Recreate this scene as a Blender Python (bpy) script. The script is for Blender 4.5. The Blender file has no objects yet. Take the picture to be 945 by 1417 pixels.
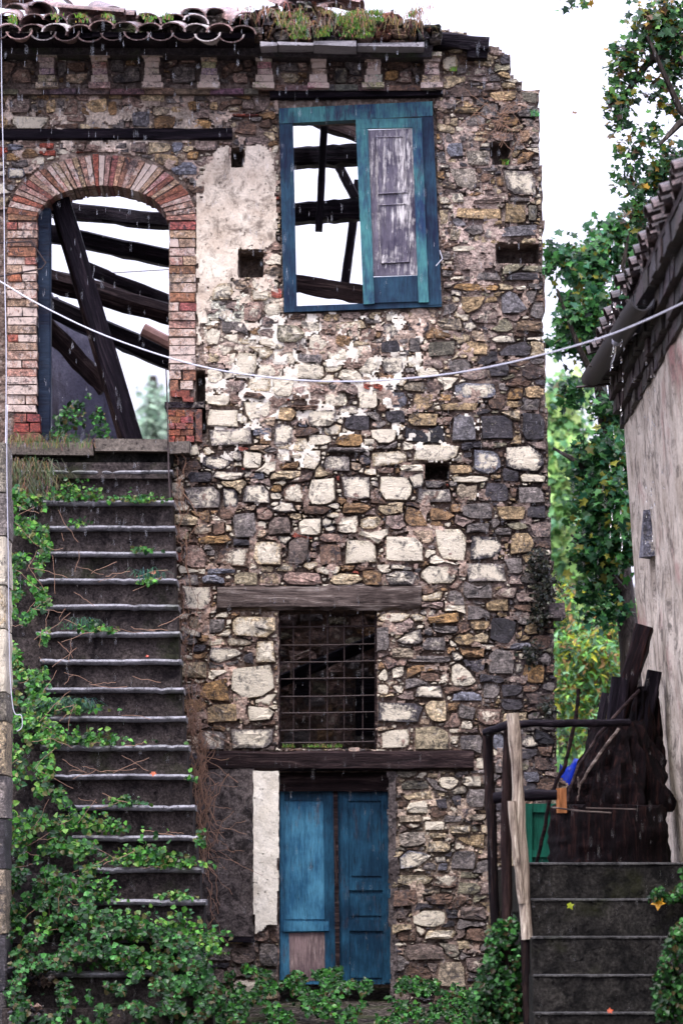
import bpy, math, random
import numpy as np
from mathutils import Matrix, Vector, Euler
R = math.radians
RNG = np.random.default_rng(7)
rnd = random.Random(11)
sc = bpy.context.scene
C = sc.collection

# ------------------------------------------------------------------ camera, sky, sun
CAMD = 30.0; FPX = 6000.0; HOR = 1250.0; CZ = 1.7
cam = bpy.data.cameras.new('camera'); camo = bpy.data.objects.new('camera', cam); C.objects.link(camo)
camo.location = (0, -CAMD, CZ); camo.rotation_euler = (R(90), 0, 0)
cam.sensor_fit = 'VERTICAL'; cam.sensor_height = 36.0; cam.lens = 36.0*FPX/1417.0
cam.shift_y = (HOR-708.5)/1417.0
cam.clip_start = 0.5; cam.clip_end = 3000
sc.camera = camo
cam.dof.use_dof = True; cam.dof.focus_distance = 27.5; cam.dof.aperture_fstop = 3.4

SUN_EL, SUN_AZ = 58, 200          # azimuth measured clockwise from +Y (200 = in front of the facade, a little left)
wd = bpy.data.worlds.new("World"); sc.world = wd; wd.use_nodes = True
nt = wd.node_tree; nt.nodes.clear()
sky = nt.nodes.new('ShaderNodeTexSky'); sky.sky_type = 'NISHITA'; sky.sun_disc = False
sky.sun_elevation = R(SUN_EL); sky.sun_rotation = R(SUN_AZ); sky.dust_density = 4.0; sky.air_density = 1.0
hs = nt.nodes.new('ShaderNodeHueSaturation'); hs.inputs['Saturation'].default_value = 0.45; hs.inputs['Value'].default_value = 1.25
mx = nt.nodes.new('ShaderNodeMix'); mx.data_type = 'RGBA'; mx.inputs[0].default_value = 0.6
mx.inputs[7].default_value = (12.0, 11.8, 15.4, 1)      # the pale overcast layer
bg = nt.nodes.new('ShaderNodeBackground'); bg.inputs['Strength'].default_value = 0.11
out = nt.nodes.new('ShaderNodeOutputWorld')
nt.links.new(sky.outputs[0], hs.inputs['Color']); nt.links.new(hs.outputs[0], mx.inputs[6])
tcg = nt.nodes.new('ShaderNodeTexCoord'); sxyz = nt.nodes.new('ShaderNodeSeparateXYZ'); nt.links.new(tcg.outputs['Generated'], sxyz.inputs[0])
mr = nt.nodes.new('ShaderNodeMapRange'); mr.inputs['To Min'].default_value = 0.62; mr.inputs['To Max'].default_value = 2.5   # overcast skies are brighter overhead
nt.links.new(sxyz.outputs['Z'], mr.inputs[0])
vm = nt.nodes.new('ShaderNodeVectorMath'); vm.operation = 'SCALE'; nt.links.new(mx.outputs[2], vm.inputs[0]); nt.links.new(mr.outputs[0], vm.inputs['Scale'])
nt.links.new(vm.outputs[0], bg.inputs[0]); nt.links.new(bg.outputs[0], out.inputs[0])
sl = bpy.data.lights.new('sun', 'SUN'); sl.energy = 1.5; sl.angle = R(14); sl.color = (1.0, 0.95, 0.87)
so = bpy.data.objects.new('sun', sl); C.objects.link(so)
az = R(SUN_AZ); el = R(SUN_EL)
dirv = Vector((math.sin(az)*math.cos(el), math.cos(az)*math.cos(el), math.sin(el)))
so.rotation_euler = dirv.to_track_quat('Z', 'Y').to_euler()
so.location = (-4, -10, 14)
sc.view_settings.view_transform = 'Standard'; sc.view_settings.look = 'None'
sc.view_settings.exposure = 0.72; sc.view_settings.gamma = 1.0

# ------------------------------------------------------------------ helpers
def W(px, py, y=0.0):
    k = (CAMD+y)/FPX
    return Vector(((px-472.5)*k, y, CZ+(HOR-py)*k))
WM = {}
def link(o, parent=None, M=None):
    M = M if M is not None else Matrix.Identity(4)
    C.objects.link(o)
    if parent is not None:
        o.parent = parent; o.matrix_parent_inverse = WM[parent.name].inverted()
    o.matrix_basis = M; WM[o.name] = M
    return o
def thing(name, label, cat, loc=(0,0,0), group=None):
    o = bpy.data.objects.new(name, None); o.empty_display_size = .1
    link(o, None, Matrix.Translation(Vector(loc))); return tag(o, label, cat, group)
def tag(o, label=None, cat=None, group=None, kind=None):
    if label: o['label'] = label
    if cat: o['category'] = cat
    if group: o['group'] = group
    if kind: o['kind'] = kind
    return o
def mkmesh(name, V, F, col=None, mat=None, parent=None, M=None, smooth=None, kind=None):
    """V (n,3); F list of tuples or list of int arrays (m,k); col (n,4)."""
    V = np.asarray(V, dtype=np.float32).reshape(-1, 3)
    me = bpy.data.meshes.new(name)
    groups = F if (len(F) and isinstance(F[0], np.ndarray) and F[0].ndim == 2) else None
    if groups is None:
        d = {}
        loops = [i for f in F for i in f]; tot = [len(f) for f in F]
    else:
        loops = np.concatenate([g.reshape(-1) for g in groups if len(g)]); tot = np.concatenate([np.full(len(g), g.shape[1]) for g in groups if len(g)])
    tot = np.asarray(tot, dtype=np.int32); loops = np.asarray(loops, dtype=np.int32)
    me.vertices.add(len(V)); me.vertices.foreach_set('co', V.reshape(-1))
    me.loops.add(len(loops)); me.loops.foreach_set('vertex_index', loops)
    me.polygons.add(len(tot)); st = np.concatenate([[0], np.cumsum(tot)[:-1]]).astype(np.int32)
    me.polygons.foreach_set('loop_start', st); me.polygons.foreach_set('loop_total', tot)
    me.polygons.foreach_set('use_smooth', np.full(len(tot), smooth is not None, dtype=bool))
    me.update(calc_edges=True); me.validate()
    if col is not None:
        a = me.color_attributes.new('Col', 'FLOAT_COLOR', 'POINT')
        col = np.asarray(col, dtype=np.float32)
        if col.ndim == 1: col = np.tile(col, (len(V), 1))
        a.data.foreach_set('color', col.reshape(-1))
    if smooth is not None and smooth < 180: me.set_sharp_from_angle(angle=R(smooth))
    if mat: me.materials.append(mat)
    o = bpy.data.objects.new(name, me); link(o, parent, M)
    if kind: o['kind'] = kind
    return o
class MB:
    def __init__(s): s.v = []; s.f = []; s.c = []
    def add(s, vs, fs, col=(.5,.5,.5,0)):
        b = len(s.v); s.v += [tuple(v) for v in vs]; s.f += [tuple(b+i for i in f) for f in fs]
        s.c += ([tuple(q) for q in col] if isinstance(col, list) else [tuple(col)]*len(vs))
    def box(s, a, b, col=(.5,.5,.5,0), j=0.0):
        (x0,y0,z0),(x1,y1,z1) = a, b
        vs = [(x0,y0,z0),(x1,y0,z0),(x1,y0,z1),(x0,y0,z1),(x0,y1,z0),(x1,y1,z0),(x1,y1,z1),(x0,y1,z1)]
        if j: vs = [tuple(c+rnd.uniform(-j, j) for c in v) for v in vs]
        s.add(vs, [(0,1,2,3),(1,5,6,2),(5,4,7,6),(4,0,3,7),(3,2,6,7),(4,5,1,0)], col)
    def pbox(s, x0, y0, x1, y1, ya, yb, col=(.5,.5,.5,0), j=0.0):   # picture-measured box standing at depth ya..yb
        a = W(x0, y1, ya); b = W(x1, y0, ya); s.box((a.x, ya, a.z), (b.x, yb, b.z), col, j)
    def quadbox(s, pts, ya, yb, col=(.5,.5,.5,0)):                  # 4 measured corners (TL,TR,BR,BL)
        q = [W(x, y, ya) for x, y in pts]
        vs = [tuple(p) for p in q]+[(p.x, yb, p.z) for p in q]
        s.add(vs, [(3,2,1,0),(0,1,5,4),(1,2,6,5),(2,3,7,6),(3,0,4,7),(4,5,6,7)], col)
    def tube(s, pts, r, n=6, col=(.5,.5,.5,0), cap=True):
        pts = [Vector(p) for p in pts]; rs = r if isinstance(r, (list, tuple)) else [r]*len(pts)
        vs = []; fs = []
        for i, p in enumerate(pts):
            t = (pts[min(i+1, len(pts)-1)]-pts[max(i-1, 0)]).normalized()
            u = t.cross(Vector((0.13, .9, .2))).normalized(); w = t.cross(u)
            for k in range(n):
                a = 2*math.pi*k/n; vs.append(p+(u*math.cos(a)+w*math.sin(a))*rs[i])
        for i in range(len(pts)-1):
            for k in range(n):
                k2 = (k+1) % n; fs.append((i*n+k, i*n+k2, (i+1)*n+k2, (i+1)*n+k))
        if cap: fs.append(tuple(range(n-1, -1, -1))); fs.append(tuple((len(pts)-1)*n+k for k in range(n)))
        s.add(vs, fs, col)
    def build(s, name, mat, parent=None, M=None, smooth=None, kind=None):
        return mkmesh(name, s.v, s.f, s.c, mat, parent, M, smooth, kind)
_lat = {}
def vn(x, y, sc_, seed=0):
    if seed not in _lat: _lat[seed] = np.random.default_rng(1000+seed).random((256, 256))
    L = _lat[seed]; x = np.asarray(x, float)/sc_+37.3; y = np.asarray(y, float)/sc_+91.7
    xi = np.floor(x).astype(int); yi = np.floor(y).astype(int); fx = x-xi; fy = y-yi
    fx = fx*fx*(3-2*fx); fy = fy*fy*(3-2*fy)
    g = lambda a, b: L[a % 256, b % 256]
    return (g(xi,yi)*(1-fx)+g(xi+1,yi)*fx)*(1-fy)+(g(xi,yi+1)*(1-fx)+g(xi+1,yi+1)*fx)*fy
def fbm(x, y, sc_, seed=0, o=4):
    t = 0; a = .5; n = 0
    for i in range(o):
        t = t+a*vn(x, y, sc_, seed+i); n += a; a *= .5; sc_ = sc_/2.03
    return t/n

# ------------------------------------------------------------------ materials
def newmat(name):
    m = bpy.data.materials.new(name); m.use_nodes = True; n = m.node_tree; n.nodes.clear()
    o = n.nodes.new('ShaderNodeOutputMaterial'); p = n.nodes.new('ShaderNodeBsdfPrincipled'); n.links.new(p.outputs[0], o.inputs[0])
    return m, n, p, o
def N(n, t, **kw):
    x = n.nodes.new(t)
    for k, v in kw.items():
        if k.startswith('i_'): x.inputs[k[2:].replace('_', ' ')].default_value = v
        else: setattr(x, k, v)
    return x
def noise(n, co, scale, detail=5, rough=.6, dist=0):
    x = N(n, 'ShaderNodeTexNoise'); x.inputs['Scale'].default_value = scale; x.inputs['Detail'].default_value = detail
    x.inputs['Roughness'].default_value = rough; x.inputs['Distortion'].default_value = dist
    if co is not None: n.links.new(co, x.inputs['Vector'])
    return x.outputs[0]
def ramp(n, fac, stops):
    x = N(n, 'ShaderNodeValToRGB'); e = x.color_ramp.elements
    while len(e) < len(stops): e.new(.5)
    for i, (p, c) in enumerate(stops):
        e[i].position = p; e[i].color = (c, c, c, 1) if isinstance(c, (int, float)) else (*c, 1)
    n.links.new(fac, x.inputs[0]); return x.outputs[0]
def mixc(n, fac, a, b, mode='MIX'):
    x = N(n, 'ShaderNodeMix', data_type='RGBA', blend_type=mode)
    for s, v in ((0, fac), (6, a), (7, b)):
        if isinstance(v, (int, float)): x.inputs[s].default_value = v
        elif isinstance(v, tuple): x.inputs[s].default_value = (*v, 1)
        else: n.links.new(v, x.inputs[s])
    return x.outputs[2]
def mth(n, op, a, b=0.0, clamp=False):
    x = N(n, 'ShaderNodeMath', operation=op, use_clamp=clamp)
    for i, v in enumerate((a, b)):
        if isinstance(v, (int, float)): x.inputs[i].default_value = v
        else: n.links.new(v, x.inputs[i])
    return x.outputs[0]
def bump(n, p, h, strength, dist=.02):
    b = N(n, 'ShaderNodeBump'); b.inputs['Strength'].default_value = strength; b.inputs['Distance'].default_value = dist
    n.links.new(h, b.inputs['Height']); n.links.new(b.outputs[0], p.inputs['Normal'])
def coords(n, scale=(1,1,1)):
    t = N(n, 'ShaderNodeTexCoord'); m = N(n, 'ShaderNodeMapping'); m.inputs['Scale'].default_value = scale
    n.links.new(t.outputs['Object'], m.inputs[0]); return m.outputs[0]

def masonry(name, lime=(.82,.73,.58), bumpn=.8, rough=.62, freq=16, moss=0.0):
    m, n, p, o = newmat(name); co = coords(n)
    at = N(n, 'ShaderNodeAttribute', attribute_name='Col')
    big = noise(n, co, freq*1.6, 8, .75, .8); fine = noise(n, co, freq*6, 6, .8); lay = noise(n, coords(n, (1, 1, 4.5)), freq*1.3, 7, .75, .5)
    c = mixc(n, 1.0, at.outputs['Color'], ramp(n, big, [(.36,.22),(.47,.75),(.56,1.3),(.68,2.1)]), 'MULTIPLY')
    c = mixc(n, 1.0, c, ramp(n, lay, [(.36,.45),(.5,1.0),(.66,1.5)]), 'MULTIPLY')
    c = mixc(n, 1.0, c, ramp(n, fine, [(.34,.35),(.5,1.0),(.66,1.75)]), 'MULTIPLY')
    w1 = mth(n, 'ADD', mth(n, 'MULTIPLY', noise(n, co, freq*1.3, 9, .78, 1.2), .68), mth(n, 'MULTIPLY', noise(n, co, freq*.28, 5, .6), .34))
    # lime left on the stone: the share that is coated comes with each stone
    w = mth(n, 'SUBTRACT', w1, mth(n, 'SUBTRACT', .78, mth(n, 'MULTIPLY', at.outputs['Alpha'], .40)))
    w = mth(n, 'MULTIPLY', w, 14.0, True)
    lim = mixc(n, fine, tuple(x*.62 for x in lime), tuple(min(1, x*1.12) for x in lime))
    c = mixc(n, w, c, lim)
    dk = ramp(n, mth(n, 'ADD', mth(n, 'MULTIPLY', noise(n, co, freq*1.1, 9, .8, .8), .72), mth(n, 'MULTIPLY', noise(n, co, freq*.2, 4), .3)), [(.53,0.0),(.59,1.0)])
    c = mixc(n, mth(n, 'MULTIPLY', dk, .85), c, (.022,.020,.028))
    if moss:
        ms = ramp(n, noise(n, co, 2.3, 6, .7), [(.55,0.0),(.7,moss)]); c = mixc(n, ms, c, (.05,.075,.018))
    n.links.new(c, p.inputs['Base Color']); p.inputs['Roughness'].default_value = rough
    p.inputs['Specular IOR Level'].default_value = .35
    h = mth(n, 'ADD', mth(n, 'MULTIPLY', big, .9), mth(n, 'ADD', mth(n, 'MULTIPLY', lay, .7), mth(n, 'MULTIPLY', fine, .5))); h = mth(n, 'ADD', h, mth(n, 'MULTIPLY', w, .12))
    bump(n, p, h, bumpn, .03)
    return m
M_stone = masonry('rubble_stone')
M_brick = masonry('old_brick', lime=(.68,.54,.47), bumpn=.6, freq=22)
M_blockm = masonry('mossy_stone', moss=.8)
def mortarmat(name, c0, c1, c2, moss=0.0, attr=False):
    m, n, p, o = newmat(name); co = coords(n)
    a = noise(n, co, 4.5, 8, .7, .5); b = noise(n, co, 38, 6, .75)
    v = N(n, 'ShaderNodeTexVoronoi'); v.inputs['Scale'].default_value = 42; n.links.new(co, v.inputs['Vector'])
    c = ramp(n, a, [(.32,c0),(.5,c1),(.68,c2)])
    if attr:
        at = N(n, 'ShaderNodeAttribute', attribute_name='Col'); c = mixc(n, 1.0, ramp(n, a, [(.34,.5),(.5,1.0),(.64,1.6)]), at.outputs['Color'], 'MULTIPLY')
    c = mixc(n, 1.0, c, ramp(n, b, [(.32,.4),(.5,.95),(.68,1.6)]), 'MULTIPLY')
    c = mixc(n, ramp(n, v.outputs['Color'], [(.62,0.0),(.8,.5)]), c, (.36,.31,.27))
    if moss: c = mixc(n, ramp(n, noise(n, co, 3.1, 6), [(.5,0.0),(.66,moss)]), c, (.045,.065,.018))
    n.links.new(c, p.inputs['Base Color']); p.inputs['Roughness'].default_value = .85
    p.inputs['Specular IOR Level'].default_value = .2
    bump(n, p, mth(n, 'ADD', b, mth(n, 'MULTIPLY', v.outputs['Distance'], -.6)), 1.0, .03)
    return m
M_mortar = mortarmat('earth_mortar', (.075,.05,.045), (.18,.12,.095), (.33,.25,.20), attr=True)
def plastermat(name, base, pale, dark, dfreq=7, dlo=.56, dhi=.66, streak=False, rough=.8, red=None, grain=(.72,1.12), spec=.14):
    m, n, p, o = newmat(name); co = coords(n)
    cs = coords(n, (1, .4, .75)) if streak else co
    a = noise(n, cs, 5, 8, .7, .3); b = noise(n, co, 60, 6, .8); d = noise(n, cs, dfreq, 10, .8, .6)
    c = mixc(n, ramp(n, a, [(.3,0.0),(.7,1.0)]), base, pale)
    c = mixc(n, 1.0, c, ramp(n, b, [(.34,grain[0]),(.5,1.0),(.66,grain[1])]), 'MULTIPLY')
    if red:
        c = mixc(n, ramp(n, noise(n, cs, 2.2, 5), [(.56,0.0),(.68,.7)]), c, red)
    c = mixc(n, ramp(n, d, [(dlo,0.0),(dhi,.85)]), c, dark)
    if streak:
        d2 = noise(n, coords(n, (1, 1.6, .16)), 7, 9, .8, .4); c = mixc(n, ramp(n, d2, [(.53,0.0),(.62,.75)]), c, dark)
        d3 = noise(n, coords(n, (1, .5, .5)), 2.2, 9, .8, .4); c = mixc(n, ramp(n, d3, [(.55,0.0),(.58,.7)]), c, tuple(x*.55 for x in base))
    sp = noise(n, co, 34, 4, .6); c = mixc(n, ramp(n, sp, [(.66,0.0),(.70,.9)]), c, tuple(x*.8 for x in dark))
    n.links.new(c, p.inputs['Base Color']); p.inputs['Roughness'].default_value = rough
    p.inputs['Specular IOR Level'].default_value = spec
    h = mth(n, 'ADD', mth(n, 'MULTIPLY', b, .4), mth(n, 'MULTIPLY', ramp(n, sp, [(.62,1.0),(.7,0.0)]), .8))
    h = mth(n, 'ADD', h, a); bump(n, p, h, .7, .02)
    return m
M_pink = plastermat('pink_plaster', (.42,.33,.255), (.80,.71,.60), (.13,.10,.08), dlo=.49, dhi=.62)
M_greyp = plastermat('grey_roughcast', (.035,.028,.028), (.15,.125,.12), (.008,.007,.008), dfreq=10, dlo=.47, dhi=.58, grain=(.35,1.9), spec=.06)
M_whitep = plastermat('white_plaster', (.56,.50,.41), (.82,.77,.69), (.14,.12,.10), dfreq=8, dlo=.58, dhi=.7)
M_housep = plastermat('streaked_plaster', (.36,.29,.225), (.72,.635,.54), (.11,.09,.075), dfreq=8, dlo=.50, dhi=.60, streak=True, red=(.30,.10,.10))
M_ingrey = plastermat('inner_plaster', (.12,.12,.19), (.22,.215,.30), (.08,.07,.09), dfreq=2, dlo=.55, dhi=.75, streak=True)
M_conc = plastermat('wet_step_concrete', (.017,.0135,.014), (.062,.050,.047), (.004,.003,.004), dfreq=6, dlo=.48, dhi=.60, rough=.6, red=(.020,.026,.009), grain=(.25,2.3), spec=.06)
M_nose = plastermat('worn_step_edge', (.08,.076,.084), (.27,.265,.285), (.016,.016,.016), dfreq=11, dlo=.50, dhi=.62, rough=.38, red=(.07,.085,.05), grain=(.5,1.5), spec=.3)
M_edge = plastermat('lit_step_lip', (.03,.03,.03), (.13,.125,.125), (.008,.008,.008), dfreq=12, dlo=.46, dhi=.58, rough=.5, red=(.03,.04,.015), grain=(.3,2.0), spec=.15)  # paler colour carries the light along the top edges of the right steps
M_mossconc = plastermat('mossy_concrete', (.009,.0085,.0085), (.034,.031,.028), (.002,.002,.0025), dfreq=7, dlo=.46, dhi=.60, rough=.55, red=(.016,.018,.006), grain=(.25,2.6), spec=.06)
M_ledge = plastermat('wet_ledge', (.20,.19,.21), (.40,.38,.40), (.05,.045,.05), dfreq=6, rough=.4)

def woodmat(name, dark, mid, light, lt=.62, rough=.6, freq=1.0, bs=.6, axis=0):
    m, n, p, o = newmat(name); s = [14, 14, 14]; s[axis] = 1.1; co = coords(n, tuple(x*freq for x in s))
    g = noise(n, co, 2.2, 8, .7, .9); f = noise(n, co, 9, 6, .7)
    c = ramp(n, g, [(.34,dark),(.52,mid),(lt,light)]) if lt > .52 else ramp(n, g, [(.3,dark),(lt-.06,mid),(lt,light)])
    c = mixc(n, 1.0, c, ramp(n, f, [(.3,.45),(.5,1.0),(.7,1.35)]), 'MULTIPLY')
    n.links.new(c, p.inputs['Base Color']); p.inputs['Roughness'].default_value = rough
    p.inputs['Specular IOR Level'].default_value = .07
    bump(n, p, mth(n, 'ADD', g, mth(n, 'MULTIPLY', f, .6)), bs, .02)
    return m
M_dwood = woodmat('dark_wet_timber', (.0015,.001,.0025), (.006,.004,.0075), (.032,.023,.030), lt=.72, rough=.45)
M_bwood = woodmat('old_timber', (.004,.0025,.003), (.020,.012,.013), (.085,.058,.054), lt=.70)
M_lintel = woodmat('weathered_lintel', (.022,.016,.015), (.095,.072,.064), (.28,.24,.215), lt=.68)
M_pale = woodmat('peeled_pole', (.05,.035,.03), (.36,.28,.22), (.66,.58,.47), lt=.60)
M_red = woodmat('rotten_red_wood', (.0015,.0008,.0015), (.007,.003,.0045), (.045,.018,.014), lt=.70)
M_orange = woodmat('fresh_split_wood', (.12,.05,.02), (.30,.12,.05), (.42,.2,.09), lt=.62, axis=2)
def paintmat(name, paint, paint2, wood0, wood1, thr=.55, soft=.08, axis=2, rough=.45):
    m, n, p, o = newmat(name); s = [9, 9, 9]; s[axis] = 1.0; co = coords(n, tuple(s)); c0 = coords(n)
    g = noise(n, co, 3.0, 9, .75, .6); f = noise(n, co, 12, 6, .7); a = noise(n, c0, 3.2, 6, .6)
    pc = mixc(n, ramp(n, mth(n, 'ADD', mth(n, 'MULTIPLY', a, .6), mth(n, 'MULTIPLY', noise(n, co, 5, 8, .8), .4)), [(.42,0.0),(.58,1.0)]), paint, paint2)
    wc = mixc(n, ramp(n, f, [(.35,0.0),(.65,1.0)]), wood0, wood1)
    k = mth(n, 'ADD', mth(n, 'MULTIPLY', g, .6), mth(n, 'MULTIPLY', noise(n, c0, 5, 8, .7), .4))
    w = ramp(n, k, [(thr,0.0),(thr+soft,1.0)])
    p.inputs['Specular IOR Level'].default_value = .12; c = mixc(n, w, pc, wc); c = mixc(n, 1.0, c, ramp(n, f, [(.3,.6),(.5,1.0),(.7,1.25)]), 'MULTIPLY')
    n.links.new(c, p.inputs['Base Color']); p.inputs['Roughness'].default_value = rough
    bump(n, p, mth(n, 'ADD', mth(n, 'MULTIPLY', f, .5), mth(n, 'MULTIPLY', w, -.6)), .6, .012)
    return m
M_teal = paintmat('faded_teal_paint', (.016,.034,.085), (.055,.18,.19), (.02,.022,.05), (.06,.06,.10), thr=.53, soft=.1)
M_bluef = paintmat('blue_door_paint', (.015,.07,.14), (.06,.195,.30), (.03,.04,.06), (.14,.12,.14), thr=.55, soft=.1)
M_blued = paintmat('dull_blue_paint', (.005,.024,.05), (.016,.07,.125), (.008,.012,.025), (.05,.045,.06), thr=.53, soft=.12)
M_panel = paintmat('bare_bleached_panel', (.040,.034,.058), (.15,.135,.17), (.24,.22,.235), (.68,.64,.64), thr=.50, soft=.07)
M_panelb = paintmat('bare_door_board', (.10,.07,.075), (.24,.17,.17), (.06,.04,.045), (.40,.31,.29), thr=.48, soft=.12)
M_green = paintmat('green_board_paint', (.004,.045,.030), (.008,.09,.058), (.01,.03,.03), (.02,.05,.04), thr=.62, soft=.1)
M_tealpost = paintmat('dark_teal_post', (.008,.012,.028), (.022,.036,.062), (.01,.008,.012), (.05,.045,.06), thr=.52, soft=.12)
def flat(name, col, rough=.5, metal=0.0, var=.35, freq=20):
    m, n, p, o = newmat(name); co = coords(n); a = noise(n, co, freq, 6, .7)
    c = mixc(n, 1.0, tuple(col), ramp(n, a, [(.3,1-var),(.7,1+var)]), 'MULTIPLY')
    n.links.new(c, p.inputs['Base Color']); p.inputs['Roughness'].default_value = rough; p.inputs['Metallic'].default_value = metal
    bump(n, p, a, .25, .01); return m
M_iron = flat('rusty_iron', (.035,.022,.022), .55, .3)
M_gutter = flat('aged_gutter', (.016,.014,.018), .6, 0)
M_wire = flat('white_cable', (.45,.45,.52), .35, 0, .1)
M_tile = masonry('terracotta_roof_tile', lime=(.62,.56,.55), bumpn=.4, rough=.35, freq=13)
M_earth = mortarmat('wet_earth', (.012,.010,.009), (.03,.022,.018), (.06,.045,.035), moss=.9)
M_tarp = flat('blue_tarp', (.01,.05,.55), .35)
M_white = flat('white_paint', (.8,.8,.8), .5)
def leafmat():
    m, n, p, o = newmat('leaf'); at = N(n, 'ShaderNodeAttribute', attribute_name='Col')
    co = coords(n); a = noise(n, co, 30, 3)
    c = mixc(n, 1.0, at.outputs['Color'], ramp(n, a, [(.3,.7),(.7,1.3)]), 'MULTIPLY')
    n.links.new(c, p.inputs['Base Color']); p.inputs['Roughness'].default_value = .30; p.inputs['Specular IOR Level'].default_value = .22
    t = N(n, 'ShaderNodeBsdfTranslucent'); n.links.new(c, t.inputs[0]); s = N(n, 'ShaderNodeMixShader'); s.inputs[0].default_value = .35
    n.links.new(p.outputs[0], s.inputs[1]); n.links.new(t.outputs[0], s.inputs[2]); n.links.new(s.outputs[0], o.inputs[0])
    return m
M_leaf = leafmat()
M_stalk = flat('dry_stalk', (.22,.12,.075), .7)
M_bark = woodmat('bark', (.012,.010,.009), (.04,.032,.028), (.09,.075,.065), lt=.66, axis=2)
def watermat():
    m, n, p, o = newmat('water'); p.inputs['Transmission Weight'].default_value = 1; p.inputs['Roughness'].default_value = .02; p.inputs['IOR'].default_value = 1.33
    p.inputs['Base Color'].default_value = (.95,.97,1,1); return m
M_water = watermat()

# ------------------------------------------------------------------ sheet of wall from a measured region
def sheet(name, inside, x0, x1, y0, y1, cell, front, back, mat, parent, plane=0.0, col=(.2,.14,.11,0), jit=.3, kind=None, depthscale=True):
    nx = int((x1-x0)/cell)+1; ny = int((y1-y0)/cell)+1
    gx = x0+np.arange(nx)*cell; gy = y0+np.arange(ny)*cell
    PX, PY = np.meshgrid(gx, gy)
    cx, cy = np.meshgrid(gx[:-1]+cell/2, gy[:-1]+cell/2)
    m = inside(cx, cy)
    D = front(PX, PY)
    JX = PX+(vn(PX, PY, cell*1.7, 40)-.5)*2*jit*cell; JY = PY+(vn(PX, PY, cell*1.7, 41)-.5)*2*jit*cell
    k = (CAMD+plane)/FPX
    X = (JX-472.5)*k; Z = CZ+(HOR-JY)*k
    Vf = np.stack([X, plane+D, Z], -1).reshape(-1, 3); Vb = np.stack([X, np.full_like(X, plane+back), Z], -1).reshape(-1, 3)
    idx = np.arange(nx*ny).reshape(ny, nx); nb = nx*ny
    a = idx[:-1,:-1][m]; b = idx[:-1,1:][m]; c = idx[1:,1:][m]; d = idx[1:,:-1][m]
    F = [np.stack([d,c,b,a], -1), np.stack([a,b,c,d], -1)+nb]
    mp = np.pad(m, 1)
    for dy, dx, e in ((-1,0,'t'),(1,0,'b'),(0,-1,'l'),(0,1,'r')):
        nbm = mp[1+dy:1+dy+m.shape[0], 1+dx:1+dx+m.shape[1]]; q = m & ~nbm
        A = idx[:-1,:-1][q]; B = idx[:-1,1:][q]; Cc = idx[1:,1:][q]; Dd = idx[1:,:-1][q]
        s, t = {'t':(A,B),'b':(Cc,Dd),'l':(Dd,A),'r':(B,Cc)}[e]
        F.append(np.stack([s,t,t+nb,s+nb], -1))
    V = np.concatenate([Vf, Vb]); F = [f for f in F if len(f)]
    if callable(col): col = np.tile(col(PX, PY).reshape(-1, 4), (2, 1))
    else: col = np.tile(np.array(col, dtype=float), (len(V), 1))
    used = np.zeros(len(V), bool)
    for f in F: used[f.reshape(-1)] = True
    mp_ = np.cumsum(used)-1
    return mkmesh(name, V[used], [mp_[f] for f in F], col[used], mat, parent, smooth=50, kind=kind)
def inpoly(px, py, poly):
    r = np.zeros(np.shape(px), bool); n = len(poly); j = n-1
    for i in range(n):
        xi, yi = poly[i]; xj, yj = poly[j]
        c = ((yi > py) != (yj > py)) & (px < (xj-xi)*(py-yi)/((yj-yi) or 1e-9)+xi); r ^= c; j = i
    return r

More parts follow.
